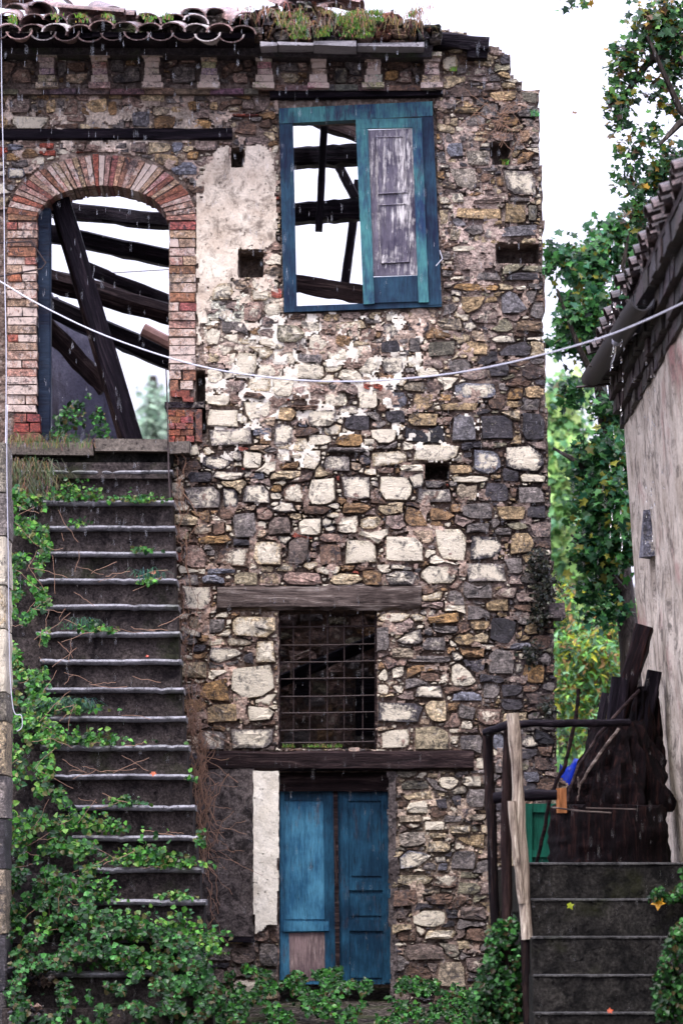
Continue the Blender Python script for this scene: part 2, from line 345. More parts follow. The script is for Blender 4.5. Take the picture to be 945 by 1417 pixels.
# ------------------------------------------------------------------ rubble stones
PAL = {'w':(.62,.54,.40),'c':(.46,.36,.23),'o':(.34,.20,.085),'p':(.33,.22,.18),'g':(.17,.145,.135),'l':(.19,.19,.225),
       'd':(.055,.048,.055),'k':(.018,.017,.022),'b':(.14,.085,.06),'r':(.30,.07,.045),'y':(.23,.205,.14),'s':(.16,.15,.14)}
def colour(code):
    cs = np.array([PAL[c] for c in code if c in PAL and not (c == 'w' and len(code) > 1)]).mean(0)
    wash = 1.0 if code == 'w' else (.84 if 'w' in code else (.54 if code[0] in 'cp' else .44))
    cs = cs*rnd.uniform(.8, 1.2)
    return (*cs, wash*rnd.uniform(.85, 1.1))
class Rubble:
    def __init__(s, x0, x1, y0, y1, inside):
        s.x0, s.y0 = int(x0), int(y0); PX, PY = np.meshgrid(np.arange(x0, x1)+.5, np.arange(y0, y1)+.5)
        s.occ = ~inside(PX, PY); s.h, s.w = s.occ.shape; s.stones = []; s.gap = .75
    def place(s, cx, cy, w, h, code, need=.55, nd=11, fixed=False):
        ix = int(cx-s.x0); iy = int(cy-s.y0)
        if not (0 <= ix < s.w and 0 <= iy < s.h) or s.occ[iy, ix]: return False
        a = w/2; b = h/2; ar = 0; arm = 0; rs = []; ths = []; cor = []
        drop = rnd.randrange(4) if (rnd.random() < .14 and w < 2*h and w > 9) else -1
        for q, (sx, sy) in enumerate(((1,1),(-1,1),(-1,-1),(1,-1))):
            if q == drop: cor.append((sx*a*rnd.uniform(.1,.5), sy*b*rnd.uniform(.3,.6))); continue
            X_ = sx*a*rnd.uniform(.74, 1.0); Y_ = sy*b*rnd.uniform(.78, 1.0)
            if rnd.random() < .5:
                f = rnd.uniform(.35, .8); g = rnd.uniform(.2, .75); c2 = [(X_, Y_*g), (X_*f, Y_)]
                cor += c2 if q in (0, 2) else c2[::-1]
            else: cor.append((X_, Y_))
        tl = rnd.uniform(-.09, .09); poly = []
        for i in range(len(cor)):
            p0 = cor[i]; p1 = cor[(i+1) % len(cor)]; poly.append(p0)
            if nd > 8: f = rnd.uniform(.35, .65); g = rnd.uniform(.97, 1.06); poly.append(((p0[0]*(1-f)+p1[0]*f)*g, (p0[1]*(1-f)+p1[1]*f)*g))
        for X_, Y_ in poly:
            vx = X_-Y_*tl; vy = Y_+X_*tl*.6; rm = math.hypot(vx, vy); ux = vx/rm; uy = vy/rm
            r = 0.0
            while r < rm:
                r2 = r+1.0; jx = int(ix+.5+ux*r2); jy = int(iy+.5+uy*r2)
                if not (0 <= jx < s.w and 0 <= jy < s.h) or s.occ[jy, jx]: break
                r = r2
            r = max(min(r, rm)-rnd.uniform(0, .35), .6)
            rs.append(r); ths.append(math.atan2(uy, ux)); ar += r*r; arm += rm*rm
        if ar < need*arm: return False
        o = np.argsort(ths); ths = np.array(ths)[o]; rs = np.array(rs)[o]
        s.stones.append((cx, cy, ths, rs, code, ar))
        mr = int(rs.max())+3; ya, yb = max(0, iy-mr), min(s.h, iy+mr+1); xa, xb = max(0, ix-mr), min(s.w, ix+mr+1)
        QX, QY = np.meshgrid(np.arange(xa, xb)-ix, np.arange(ya, yb)-iy)
        T = np.arctan2(QY, QX); rr = np.interp(T, np.concatenate([ths-2*math.pi, ths, ths+2*math.pi]), np.tile(rs, 3))
        s.occ[ya:yb, xa:xb] |= np.hypot(QX, QY) < rr+s.gap
        return True
    def fill(s, sched, code):
        for w0, w1, h0, h1, tries, need in sched:
            fy, fx = np.nonzero(~s.occ)
            if not len(fy): return
            pick = RNG.integers(0, len(fy), tries)
            for i in pick:
                if s.occ[fy[i], fx[i]]: continue
                x = fx[i]+s.x0+.5; y = fy[i]+s.y0+.5
                s.place(x, y, rnd.uniform(w0, w1), rnd.uniform(h0, h1), code(x, y), need, 8 if w1 < 14 else 11)
    def geo(s, st, plane=0.0, prot=None, base=.05):
        cx, cy, ths, rs, code, ar = st; n = len(rs); size = math.sqrt(ar/n)
        p = prot if prot is not None else (.006+.0013*min(size, 16))*rnd.uniform(.4, 1.6)
        k = (CAMD+plane)/FPX; V = []; F = []
        tx, tz = rnd.uniform(-.5, .5), rnd.uniform(-.6, .6)
        rings = ((1.0, base), (.93, -p*.9), (.5, -p*.98)) if size > 5 else ((1.0, base), (.78, -p*.85))
        for q, (sc_, yy) in enumerate(rings):
            for t, r in zip(ths, rs):
                rr = r*sc_*(1 if q == 0 else rnd.uniform(.96, 1.02)); dx = math.cos(t)*rr; dy = math.sin(t)*rr
                y = yy if q == 0 else yy+p*rnd.uniform(-.28, .28)+p*.35*(tx*dx+tz*dy)/max(size, 1)
                V.append(((cx+dx-472.5)*k, plane+y, CZ+(HOR-cy-dy)*k))
        V.append(((cx-472.5)*k, plane-p*rnd.uniform(.8, 1.2), CZ+(HOR-cy)*k))
        R_ = len(rings)
        for q in range(R_-1):
            for i in range(n):
                j = (i+1) % n; F.append((q*n+i, (q+1)*n+i, (q+1)*n+j, q*n+j))
        for i in range(n): F.append(((R_-1)*n+i, R_*n, (R_-1)*n+(i+1) % n))
        c = colour(code); nrim = n*(R_-1)
        C4 = [(c[0], c[1], c[2], c[3]*(.35 if i < n else .75 if i < nrim else 1.15)) for i in range(len(V))]
        return V, F, C4
    def emit(s, parent, nparts, name='stone', stuffname='small_stones', mat=None, plane=0.0, base=.05):
        order = sorted(s.stones, key=lambda t: -t[5]); big, small = order[:nparts], order[nparts:]
        for st in big:
            V, F, c = s.geo(st, plane, base=base); mkmesh(name, V, F, c, mat, parent, smooth=28)
        mb = MB()
        for st in small:
            V, F, c = s.geo(st, plane, base=base); mb.add(V, F, c)
        if mb.v: mb.build(stuffname, mat, parent, smooth=38, kind='stuff')

# tile-measured stones: (origin x, origin y, zoom, list)
HAND = [
(230,400,3.259,"390,100,90,100,p 215,215,65,75,w 295,225,75,50,w 265,120,80,50,lw 560,205,145,90,yw 655,120,75,45,w 745,130,75,45,oy 795,235,75,60,ob 690,235,90,80,w 845,205,60,40,w 905,205,80,50,pb 890,280,65,45,w 770,300,100,50,w 360,340,120,110,w 525,310,110,70,w 650,375,130,70,w 830,390,120,60,w 215,395,90,70,w 215,310,60,45,c 530,440,100,110,w 690,455,100,40,p 410,545,125,90,w 545,565,90,65,oc 765,500,105,60,w 915,500,90,90,w 620,535,140,25,b 255,580,155,80,w 705,585,140,80,gw 860,600,110,75,d 615,610,45,25,l 430,642,95,35,l 290,665,230,80,gw 530,655,95,100,gw 448,680,50,40,ob 690,680,110,50,w 830,680,135,60,o 915,690,60,30,w 275,738,85,32,c 470,725,65,25,g 530,755,70,60,gw 388,775,100,80,w 225,785,150,60,dw 655,770,80,85,w 770,785,130,70,gw 815,725,180,22,g 900,770,60,50,d 285,845,140,40,gw 410,845,65,30,l 540,840,155,38,c 705,915,130,135,w 860,900,130,110,gw 410,925,125,85,gw 497,900,50,30,o 575,920,105,90,bw 290,940,70,95,dw 165,940,165,100,gw 490,970,40,20,w 920,825,60,30,cw 585,1025,55,28,c 150,850,110,50,d"),
(500,400,3.259,"505,72,125,85,oc 690,60,140,110,gl 400,95,65,60,g 60,120,60,30,c 235,120,60,40,c 320,105,45,50,pc 140,185,100,70,gw 255,175,100,60,d 390,160,125,60,gc 760,170,130,50,og 525,215,70,50,cp 640,225,110,35,gw 135,260,100,60,d 360,268,140,75,dy 515,265,125,70,oc 690,270,170,80,d 240,250,50,70,g 15,280,50,40,w 245,325,80,50,cw 300,375,110,45,w 145,345,110,70,gw 440,345,130,60,g 620,365,100,60,d 770,380,100,60,db 235,440,110,45,cg 330,440,70,50,db 135,445,65,25,g 35,500,90,90,w 160,500,105,75,dl 280,508,100,85,oc 510,460,230,75,lw 690,472,75,55,o 780,465,90,60,oc 375,490,60,30,o 440,530,180,35,oy 275,590,140,60,oy 155,575,100,60,d 690,520,80,30,oy 460,620,110,130,lg 615,625,160,110,d 775,620,115,140,kd 95,665,140,70,w 250,655,110,70,k 330,655,100,80,k 520,655,40,60,po 340,742,210,75,w 570,775,140,110,lw 735,765,185,130,dw 125,765,160,70,cw 230,808,120,35,w 445,812,110,40,oc 490,857,195,32,w 770,852,125,38,w 60,825,100,30,cw 155,900,180,115,w 335,880,90,35,g 330,930,160,65,gw 475,915,90,75,cg 610,915,120,90,d 765,930,140,80,g 370,1010,130,80,ob 520,1000,150,80,g 675,1010,130,60,oy 780,1005,100,60,d"),
(240,700,3.375,"335,90,115,120,g 210,105,60,55,b 413,88,45,35,w 495,90,110,90,bg 575,50,55,30,w 640,95,120,80,w 815,90,110,90,bw 700,75,80,45,gw 190,158,155,40,o 320,168,95,40,d 165,195,55,30,g 280,235,185,100,bw 440,222,140,125,cw 580,215,110,130,gb 730,225,110,100,b 875,215,150,120,w 100,235,105,110,p 225,305,140,25,l 185,342,115,45,l 340,338,130,65,cy 450,338,95,55,bc 600,340,190,60,p 805,343,165,55,c 80,345,90,50,g 110,430,150,120,pw 125,545,95,70,cg 205,560,70,70,g 375,565,215,105,cw 310,635,120,40,cg 430,680,95,105,cw 245,702,160,85,gw 120,665,70,40,d 370,825,215,165,w 185,860,165,110,o 230,970,160,90,oy 415,975,140,80,w 325,985,30,65,c 370,1090,220,110,gw 190,1095,120,90,gw 130,700,70,40,ob 325,930,80,25,d 350,715,50,60,d 340,1030,100,22,g"),
(500,700,3.15,"185,190,180,120,w 385,170,140,140,w 545,180,140,110,dw 505,98,110,45,g 615,112,80,30,g 700,160,110,100,oy 240,45,110,90,ob 360,40,110,80,bw 505,40,140,60,g 650,30,120,60,g 340,300,170,80,w 170,315,140,70,gw 45,315,90,70,ob 545,290,190,90,gw 510,370,140,80,g 415,400,75,70,g 725,315,70,50,g 140,485,140,50,cw 290,465,80,30,gw 355,490,160,50,o 515,520,85,40,oc 615,545,130,130,kd 95,580,60,110,g 205,570,130,70,gw 365,540,110,35,g 180,640,100,50,gc 310,600,120,60,g 300,668,200,30,g 480,640,120,45,ob 695,612,115,32,dl 730,655,90,25,w 90,735,50,60,w 160,725,60,50,w 300,745,90,40,b 445,740,130,110,w 610,680,130,120,g 750,730,100,90,o 95,800,50,50,w 160,800,50,40,cw 295,810,125,55,gw 460,828,135,45,l 565,805,80,70,g 655,805,90,55,d 170,905,200,90,dw 325,895,100,100,c 460,895,80,80,g 655,865,100,50,d 555,920,120,70,pb 455,950,60,50,w 150,1018,145,90,w 305,1010,150,110,cy 475,1040,110,90,g 600,1030,60,80,l 600,1075,60,30,w 780,840,130,50,db 780,240,80,40,g"),
(530,1050,5.559,"155,120,220,50,gy 240,200,230,70,dy 390,128,100,35,c 490,190,190,120,w 680,172,165,85,w 710,300,150,150,g 450,275,70,30,c 445,345,90,80,d 560,330,90,110,d 250,365,200,110,w 400,515,160,80,w 590,545,180,70,cw 425,588,155,40,c 225,620,235,120,lc 415,675,200,85,c 680,640,230,120,oy 245,785,280,160,lw 440,760,100,80,gw 455,830,80,60,dl 620,780,200,150,g 240,935,330,90,cy 720,450,150,50,cg 775,545,60,90,c 540,460,150,60,g 660,1000,180,100,y 360,1020,170,50,cg 250,250,140,60,oy 200,460,180,60,cg"),
(650,960,5.06,"210,335,100,110,l 210,415,90,50,w 70,490,60,80,w 215,500,80,110,g 40,615,110,75,pw 215,620,70,60,p 60,730,110,130,g 430,585,120,80,dl 530,300,180,120,k 510,480,150,110,kb 60,860,110,40,g 95,960,60,80,g 60,1060,120,100,c 20,1190,90,110,g 130,190,150,130,ob 320,60,140,60,d 120,40,80,60,g 60,1360,120,80,gy 450,150,90,50,g"),
(240,1030,2.054,"725,495,120,50,w 660,435,80,50,b 755,440,90,35,b 845,410,80,50,gy 760,540,90,28,cw 660,545,60,30,b 710,590,120,50,bg 825,570,40,25,c 860,540,60,40,b 790,650,90,80,gc 700,650,90,60,b 850,480,80,40,bg 270,600,60,70,g 200,600,70,50,bg 250,545,50,30,pb"),
(590,40,5.25,"210,155,110,50,c 510,165,110,60,gp 570,220,90,80,d 260,310,100,60,g 380,310,110,70,pg 560,340,110,60,oy 490,360,90,50,g 480,420,150,60,pg 590,415,130,40,c 350,400,90,20,g 250,460,260,80,bd 560,490,210,75,oc 735,500,140,90,dy 300,545,85,50,oc 390,530,60,60,g 290,595,210,45,oy 600,585,160,80,gb 165,555,100,60,g 150,665,40,70,cp 195,675,60,60,c 250,690,45,45,c 350,670,150,90,g 610,675,130,70,o 470,700,50,40,c 740,680,80,60,g 400,760,110,25,c 400,795,120,40,c 550,785,180,70,gp 710,780,90,100,op 790,790,60,80,g 88,785,65,65,o 165,790,60,80,g 250,785,80,80,g 205,880,130,110,l 375,940,190,110,cl 185,950,70,80,c 90,860,80,40,p 95,940,100,110,g 680,865,80,30,g 785,850,70,30,g 720,940,130,100,ob 640,1010,180,30,g 460,1020,120,30,g 790,985,70,60,g"),
(590,230,5.25,"265,95,220,180,lc 95,65,80,65,o 440,85,110,70,b 445,155,90,45,p 690,125,270,180,gw 540,110,70,80,ob 95,190,70,50,l 225,235,105,75,w 525,190,45,50,c 365,172,40,20,w 350,205,160,30,ob 440,250,230,50,pg 690,245,210,30,g 645,345,160,150,oy 770,340,70,130,dy 120,370,85,110,c 370,345,380,80,oc 260,405,150,80,lg 480,400,160,60,oc 210,500,90,90,gc 290,500,55,30,w 400,525,130,80,c 680,470,290,80,lg 690,535,280,40,oy 110,490,60,60,p 115,550,60,50,b 270,600,180,40,w 425,598,100,50,g 350,695,290,120,gp 135,740,80,25,o 240,775,100,25,p 225,815,110,25,w 450,800,200,60,g 700,800,250,60,d 360,878,360,60,o 680,878,85,40,w 340,1000,200,110,oc 560,990,120,90,lg 155,1035,90,50,g 150,950,80,50,gc 750,960,110,120,g 140,650,70,70,g"),
(0,0,3.9375,"110,580,120,80,pg 185,590,40,50,g 225,565,40,50,g 280,580,60,80,oc 330,580,50,80,g 390,590,90,90,pb 530,580,130,80,oc 615,590,60,80,ob 170,675,210,80,w 70,655,40,40,g 420,645,120,50,p 530,655,95,55,l 365,695,130,40,b 470,700,80,50,c 550,705,45,40,oc 595,700,30,40,c 645,670,70,80,g 770,650,110,90,gl 700,715,40,20,p 800,715,70,25,c 900,680,130,90,ob 880,610,110,50,gc 700,600,90,60,p 85,805,95,35,l 255,795,90,30,r 370,795,90,35,g 440,800,50,40,p 580,795,50,30,o 660,795,70,35,g"),
(0,0,1.969,"210,225,75,50,pc 330,230,60,35,lw 500,210,70,60,g 655,215,50,30,p 790,212,55,28,c 930,210,40,50,gy 60,215,60,50,pb 170,190,30,40,g 320,180,40,40,g 1060,205,55,35,o 1000,215,40,35,g 20,200,50,60,pb"),
(230,0,4.725,"180,695,80,60,o 315,695,55,55,oc 215,640,100,30,g 60,650,120,60,g 60,720,120,50,oc 440,715,90,28,c 540,690,80,50,pg 510,755,200,18,r 460,775,90,20,g 590,780,80,30,g 640,810,90,60,b 440,815,50,40,c 240,810,120,60,o 330,800,100,80,g 400,640,120,14,gw 125,835,40,40,c"),
(0,180,3.08,"60,110,75,40,o 90,145,80,35,g 70,185,85,45,lw 50,215,50,30,g 205,95,90,30,r 295,70,80,30,g 170,95,40,30,o 235,100,40,40,ob 50,245,50,25,g 710,125,120,50,oc 785,165,120,60,l 820,108,55,35,o 760,70,60,60,l 450,65,45,25,o 590,75,70,50,pg 830,205,50,50,g 500,70,50,40,g 380,80,100,40,p"),
]
# ------------------------------------------------------------------ the stone house
house = thing('stone_house', 'ruined rubble-stone house with brick arch, blue door and roofless upper floor', 'ruined house', (0,0,0))
RIGHT = [(600,50),(604,40),(640,44),(664,62),(690,66),(706,78),(706,104),(722,114),(722,124),(744,126),(745,170),(749,250),(750,330),(752,430),(755,540),(758,640),(761,740),(765,830),(768,930),(769,1010),(766,1060),(775,1075),(790,1090),(796,1130),(800,1470)]
WALLP = [(-90,58)]+RIGHT+[(-90,1470)]
def arch_in(px, py, a, b, cx=141, cy=305): return ((px-cx)/a)**2+((py-cy)/b)**2 < 1
def hole(px, py):
    h = (arch_in(px, py, 92, 50) & (py < 306)) | ((px > 50) & (px < 235) & (py >= 305) & (py < 612))
    h |= inpoly(px, py, [(394,158),(592,156),(604,422),(399,427)])
    h |= (px > 385) & (px < 521) & (py > 843) & (py < 1036)
    h |= (px > 386) & (px < 541) & (py > 1068) & (py < 1440)
    return h
PUT = [(320,203,336,230),(332,347,364,383),(680,198,706,228),(686,338,744,364),(588,641,620,664),(269,512,285,600),(612,404,622,408)]
def put(px, py, g=0):
    h = np.zeros(np.shape(px), bool)
    for a, b, c, d in PUT: h |= (px > a-g) & (px < c+g) & (py > b-g) & (py < d+g)
    return h
def wall_front(px, py):
    d = .022+.014*np.exp(-(((px-470)/260)**2+((py-700)/180)**2))-.008+.075*(fbm(px, py, 26, 3)-.5)+.035*(fbm(px, py, 9, 9)-.5)
    return np.where(put(px, py, -1), .30, d)
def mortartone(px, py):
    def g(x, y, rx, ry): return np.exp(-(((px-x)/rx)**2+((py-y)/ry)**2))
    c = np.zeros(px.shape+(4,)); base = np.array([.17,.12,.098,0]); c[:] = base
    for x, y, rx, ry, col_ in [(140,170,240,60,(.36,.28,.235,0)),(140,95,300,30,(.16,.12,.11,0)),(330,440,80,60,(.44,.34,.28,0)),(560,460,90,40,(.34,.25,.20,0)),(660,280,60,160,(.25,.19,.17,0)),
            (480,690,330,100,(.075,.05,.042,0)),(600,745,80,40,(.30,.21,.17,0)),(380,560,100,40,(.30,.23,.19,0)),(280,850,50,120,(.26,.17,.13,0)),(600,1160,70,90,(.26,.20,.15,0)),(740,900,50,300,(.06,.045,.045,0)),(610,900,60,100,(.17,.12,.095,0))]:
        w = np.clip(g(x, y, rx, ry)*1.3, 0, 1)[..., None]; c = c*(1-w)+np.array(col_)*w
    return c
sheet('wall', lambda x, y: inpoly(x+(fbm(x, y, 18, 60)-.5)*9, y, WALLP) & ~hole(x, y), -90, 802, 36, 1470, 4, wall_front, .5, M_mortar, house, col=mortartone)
def stair_edge(py): return np.interp(py, [600,650,700,800,912,990,1110,1200,1250,1345,1420], [262,238,240,244,250,256,268,278,284,292,298])
PLAST = [(287,232),(300,212),(308,200),(318,201),(318,232),(338,232),(340,206),(352,200),(372,202),(380,260),(381,330),(372,342),(368,338),(366,345),(330,343),(330,384),(286,384),(282,350),(280,300)]
def occupied_in(px, py):
    ok = inpoly(px, py, WALLP) & ~hole(px, py) & ~put(px, py, 1)
    ok &= ~((px < 288) & arch_in(px, py, 134, 96) & (py < 306)) & ~((px < 282) & (py > 290) & (py < 520))
    ok &= ~((px < 286) & (py >= 500) & (py < 616))
    ok &= ~inpoly(px, py, PLAST)
    ok &= ~inpoly(px, py, [(384,120),(612,120),(601,145),(613,427),(392,436)])
    ok &= ~((px < 324) & (py > 179) & (py < 196)) & ~((px > 300) & (px < 582) & (py > 811) & (py < 847))
    ok &= ~((px > 316) & (px < 654) & (py > 1039) & (py < 1067)) & ~((px < 386) & (py > 1060) & (py < 1286))
    ok &= ~((py > 620) & (px < stair_edge(py)-4))
    ok &= ~((py < 128) & (px < 610) & (py > 116)) & ~((py < 82) & (px < 600))
    for c_ in (-12, 65, 138, 211, 289, 366, 441, 517, 597): ok &= ~((np.abs(px-c_) < 15) & (py < 124) & (py > 70))
    ok &= ~((px > 534) & (px < 549) & (py > 1066) & (py < 1150))
    return ok
rub = Rubble(-90, 802, 36, 1440, occupied_in)
for ox, oy, z, lst in HAND:
    for it in lst.split():
        a = it.split(','); cx, cy, w, h = (float(v)/z for v in a[:4])
        rub.place(ox+cx, oy+cy, w*1.06, h*1.06, a[4], need=.26, nd=12)
def fillcode(x, y):
    if y < 122 and x < 600: return rnd.choice(['pb','b','g','gb','ob','bk','p'])
    if y < 200 and x < 600: return rnd.choice(['p','pb','g','oc','pg','b','ob','c'])
    if x > 640: return rnd.choice(['g','d','g','pg','b','y','c','oy','gw','b','pg'])
    if y > 1050: return rnd.choice(['g','bw','b','gy','c','d','bg'])
    return rnd.choice(['g','gw','cw','b','pb','cw','w','ob','gw','pg','r' if rnd.random() < .25 else 'b','c','pc','w'])
rub.fill([(30,52,15,26,2500,.55),(18,36,9,18,7000,.55),(11,24,6,12,14000,.5),(6,14,4,8,24000,.45),(4,8,2.5,5,26000,.4)], fillcode)
rub.emit(house, 285, mat=M_stone)

# plaster on the wall
def psheet(name, poly, mat, x0, x1, y0, y1, f=-.018, rag=8, cell=2.5, back=.05, amp=.008, extra=None):
    def ins(x, y):
        m = inpoly(x+(fbm(x, y, 14, 70)-.5)*rag, y+(fbm(x, y, 14, 75)-.5)*rag, poly)
        if extra is not None: m = extra(m, x, y)
        return m
    return sheet(name, ins, x0, x1, y0, y1, cell, lambda x, y: f+amp*(fbm(x, y, 20, 80)-.5)*2, back, mat, house)
BIG = [(282,240),(300,206),(318,200),(319,232),(337,232),(340,204),(362,202),(380,215),(383,330),(372,342),(366,345),(331,344),(331,385),(364,385),(384,372),(384,395),(372,420),(350,440),(360,452),(330,470),(300,430),(286,430),(284,470),(274,508),(272,300),(272,250)]
psheet('plaster_patch', BIG, M_pink, 262, 400, 190, 520, extra=lambda m, x, y: m & ~put(x, y, 1.5) & ~((y > 385) & (fbm(x, y, 16, 90) > .52)))
psheet('plaster_patch', [(375,430),(392,448),(400,470),(425,480),(440,500),(425,512),(410,505),(415,540),(400,560),(370,585),(335,588),(345,560),(370,548),(350,540),(300,545),(285,560),(285,520),(340,530),(372,520),(360,500),(318,520),(320,500),(350,490),(345,460)], M_whitep, 270, 450, 425, 600, f=-.008, rag=16, extra=lambda m, x, y: m & (fbm(x, y, 12, 93) > .42))
psheet('plaster_patch', [(548,482),(560,488),(566,505),(556,520),(536,520),(528,508)], M_whitep, 520, 575, 475, 530, f=-.004, rag=14)
psheet('grey_roughcast', [(262,1060),(352,1060),(352,1296),(280,1297)], M_greyp, 255, 360, 1050, 1305, f=-.055, rag=4)
psheet('white_plaster_strip', [(351,1067),(385,1068),(386,1100),(384,1280),(372,1279),(364,1285),(354,1292),(352,1250)], M_whitep, 346, 392, 1060, 1296, f=-.062, rag=2)
psheet('door_jamb_render', [(536,1067),(546,1067),(549,1110),(548,1170),(552,1200),(547,1260),(550,1330),(543,1400),(541,1400)], M_greyp, 530, 560, 1060, 1405, f=-.02, rag=4)
def reslim(px, py):
    def g(x, y, rx, ry): return np.exp(-(((px-x)/rx)**2+((py-y)/ry)**2))
    return .64-.13*g(120,165,260,50)-.10*g(360,440,100,70)-.09*g(390,540,110,60)-.06*g(560,480,120,60)-.09*g(600,750,90,50)-.08*g(660,300,60,130)-.06*g(300,860,50,150)-.07*g(620,1170,80,100)
sheet('lime_smear', lambda x, y: occupied_in(x, y) & (fbm(x, y, 15, 150, 5)+.16*np.exp(-(((x-410)/120)**2+((y-520)/90)**2))+.05*np.exp(-(((x-600)/90)**2+((y-480)/90)**2))-.10*((x > 600) | (y > 640)) > .675), 270, 700, 420, 700, 2.5,
      lambda x, y: -.014+.034*(fbm(x, y, 11, 125)-.5), .04, M_whitep, house, kind='stuff')
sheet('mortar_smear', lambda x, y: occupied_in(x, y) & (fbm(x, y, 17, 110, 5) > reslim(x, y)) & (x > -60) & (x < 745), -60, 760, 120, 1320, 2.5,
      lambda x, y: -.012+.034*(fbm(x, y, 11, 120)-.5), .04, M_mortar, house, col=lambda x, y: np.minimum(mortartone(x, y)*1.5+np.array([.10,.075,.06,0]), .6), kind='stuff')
mb = MB(); mb.pbox(288, 1296, 352, 1304, -.07, .3, (.03,.025,.03,0), .004); mb.build('sill_board', M_dwood, house)

# ------------------------------------------------------------------ bricks of the arch and its jambs
def brickcol(red=False):
    if red: return (*[c*rnd.uniform(.75, 1.25) for c in (.21,.066,.045)], .2)
    if rnd.random() < .18: return (*[c*rnd.uniform(.8, 1.2) for c in (.26,.095,.065)], .4)
    return (*[c*rnd.uniform(.88, 1.12) for c in (.36,.215,.16)], rnd.uniform(.5, .95))
def brick(pts, ya, yb, col):
    m = MB(); q = [(x+rnd.uniform(-1.0,1.0), y+rnd.uniform(-.6,.6)) for x, y in pts]; m.quadbox(q, ya, yb, col); 
    return m.build('brick', M_brick, house)
cx, cy = 141, 305
def arc(a, b, n):          # points equally spaced along the half ellipse
    t = np.linspace(math.pi+.0, 2*math.pi, 400); x = cx+a*np.cos(t); y = cy+b*np.sin(t)
    s = np.concatenate([[0], np.cumsum(np.hypot(np.diff(x), np.diff(y)))]); u = np.linspace(0, s[-1], n)
    return np.interp(u, s, x), np.interp(u, s, y)
nv = 37
ix_, iy_ = arc(90, 48, nv+1); ox_, oy_ = arc(131, 91, nv+1)
for i in range(nv):
    f = rnd.uniform(0, .06); g = rnd.uniform(-.04, .03)
    def lp(j, t): return (ix_[j]+(ox_[j]-ix_[j])*t, iy_[j]+(oy_[j]-iy_[j])*t)
    gap = .07
    def mixp(p, q, t): return (p[0]+(q[0]-p[0])*t, p[1]+(q[1]-p[1])*t)
    a, b, c, d = lp(i, 1+g), lp(i+1, 1+g), lp(i+1, f*.3), lp(i, f*.3)
    pts = [mixp(a, b, gap), mixp(b, a, gap), mixp(c, d, gap), mixp(d, c, gap)]
    brick(pts, -.022+rnd.uniform(-.006, .008), .44, brickcol())
def jamb(xa, xb, ya, yb, h, red=False, split=.5, ragged=0.0, y0=-.02, depth=.44):
    y = ya; r = 0
    while y < yb-3:
        h1 = min(h*rnd.uniform(.88, 1.1), yb-y)
        L = xa+rnd.uniform(0, ragged); Rr = xb-rnd.uniform(0, ragged)
        if rnd.random() < split:
            m_ = L+(Rr-L)*rnd.choice([.35,.62,.5]); segs = [(L, m_-.8), (m_+.8, Rr)]
        else: segs = [(L, Rr)]
        for s0, s1 in segs:
            brick([(s0, y+.8), (s1, y+.8), (s1, y+h1-.8), (s0, y+h1-.8)], y0+rnd.uniform(-.01, .008), depth, brickcol(red))
        y += h1; r += 1
jamb(10, 52, 306, 572, 12.5, split=.3, ragged=2)
jamb(20, 55, 572, 610, 12.5, red=True, y0=-.05)
jamb(234, 272, 306, 512, 12.5, split=.3, ragged=2)
for (a, b, c, d, rd) in [(235,512,250,524,0),(254,512,270,526,0),(236,526,247,540,0),(250,527,268,539,0),(236,540,262,549,1),(253,549,268,556,1)]:
    brick([(a,b),(c,b),(c,d),(a,d)], -.02, .25, brickcol(rd))
for r_, y in enumerate([567,576,585,594,603]):
    xs_ = [233,250,268] if r_ % 2 else [233,243,257,269]
    for a, b in zip(xs_[:-1], xs_[1:]): brick([(a+.5,y+.5),(b-.5,y+.5),(b-.5,y+8.5),(a+.5,y+8.5)], -.05+rnd.uniform(-.012,.01), .2, brickcol(True))
brick([(271,566),(279,566),(279,611),(271,611)], -.06, .2, brickcol(True))
mb = MB(); mb.pbox(228, 556, 283, 564, .0, .3, (.02,.015,.02,0)); mb.build('jamb_core', M_mortar, house)

# ------------------------------------------------------------------ timbers
def beam(name, p1, p2, w, d, mat, parent=None, jag=.12, nseg=10, taper=0.0, round_=False, roll=0.0, ends=0.0):
    """rough timber along local X from p1 to p2, w = height, d = depth (world metres)."""
    p1 = Vector(p1); p2 = Vector(p2); L = (p2-p1).length; ex = (p2-p1).normalized()
    ey = Vector((0,1,0)); ey = (ey-ex*ey.dot(ex)).normalized(); ez = ex.cross(ey)
    M = Matrix((ex, ey, ez)).transposed().to_4x4(); M.translation = p1
    M = M @ Matrix.Rotation(roll, 4, 'X')
    prof = [(math.cos(a), math.sin(a)) for a in np.linspace(0, 2*math.pi, 9)[:-1]] if round_ else [(-1,-.75),(-.8,-1),(.8,-1),(1,-.75),(1,.75),(.8,1),(-.8,1),(-1,.75)]
    vs = []; fs = []; n = 8; sx = rnd.uniform(0, 99)
    for i in range(nseg+1):
        t = i/nseg; k = 1-taper*t
        for q, (a, b) in enumerate(prof):
            j = 1+jag*(float(vn(i*1.0+sx, q*1.7, 1.3, 21))-.5)*2
            xx = L*t+(rnd.uniform(-ends, ends) if i in (0, nseg) else 0)
            vs.append((xx, a*d/2*k*j, b*w/2*k*j+jag*w*.5*(float(vn(i+sx, 3, 2.5, 22))-.5)))
    for i in range(nseg):
        for k in range(n): k2 = (k+1) % n; fs.append((i*n+k, (i+1)*n+k, (i+1)*n+k2, i*n+k2))
    fs.append(tuple(range(n))); fs.append(tuple(nseg*n+k for k in range(n-1, -1, -1)))
    return mkmesh(name, vs, fs, (.1,.1,.1,0), mat, parent, M, smooth=35)
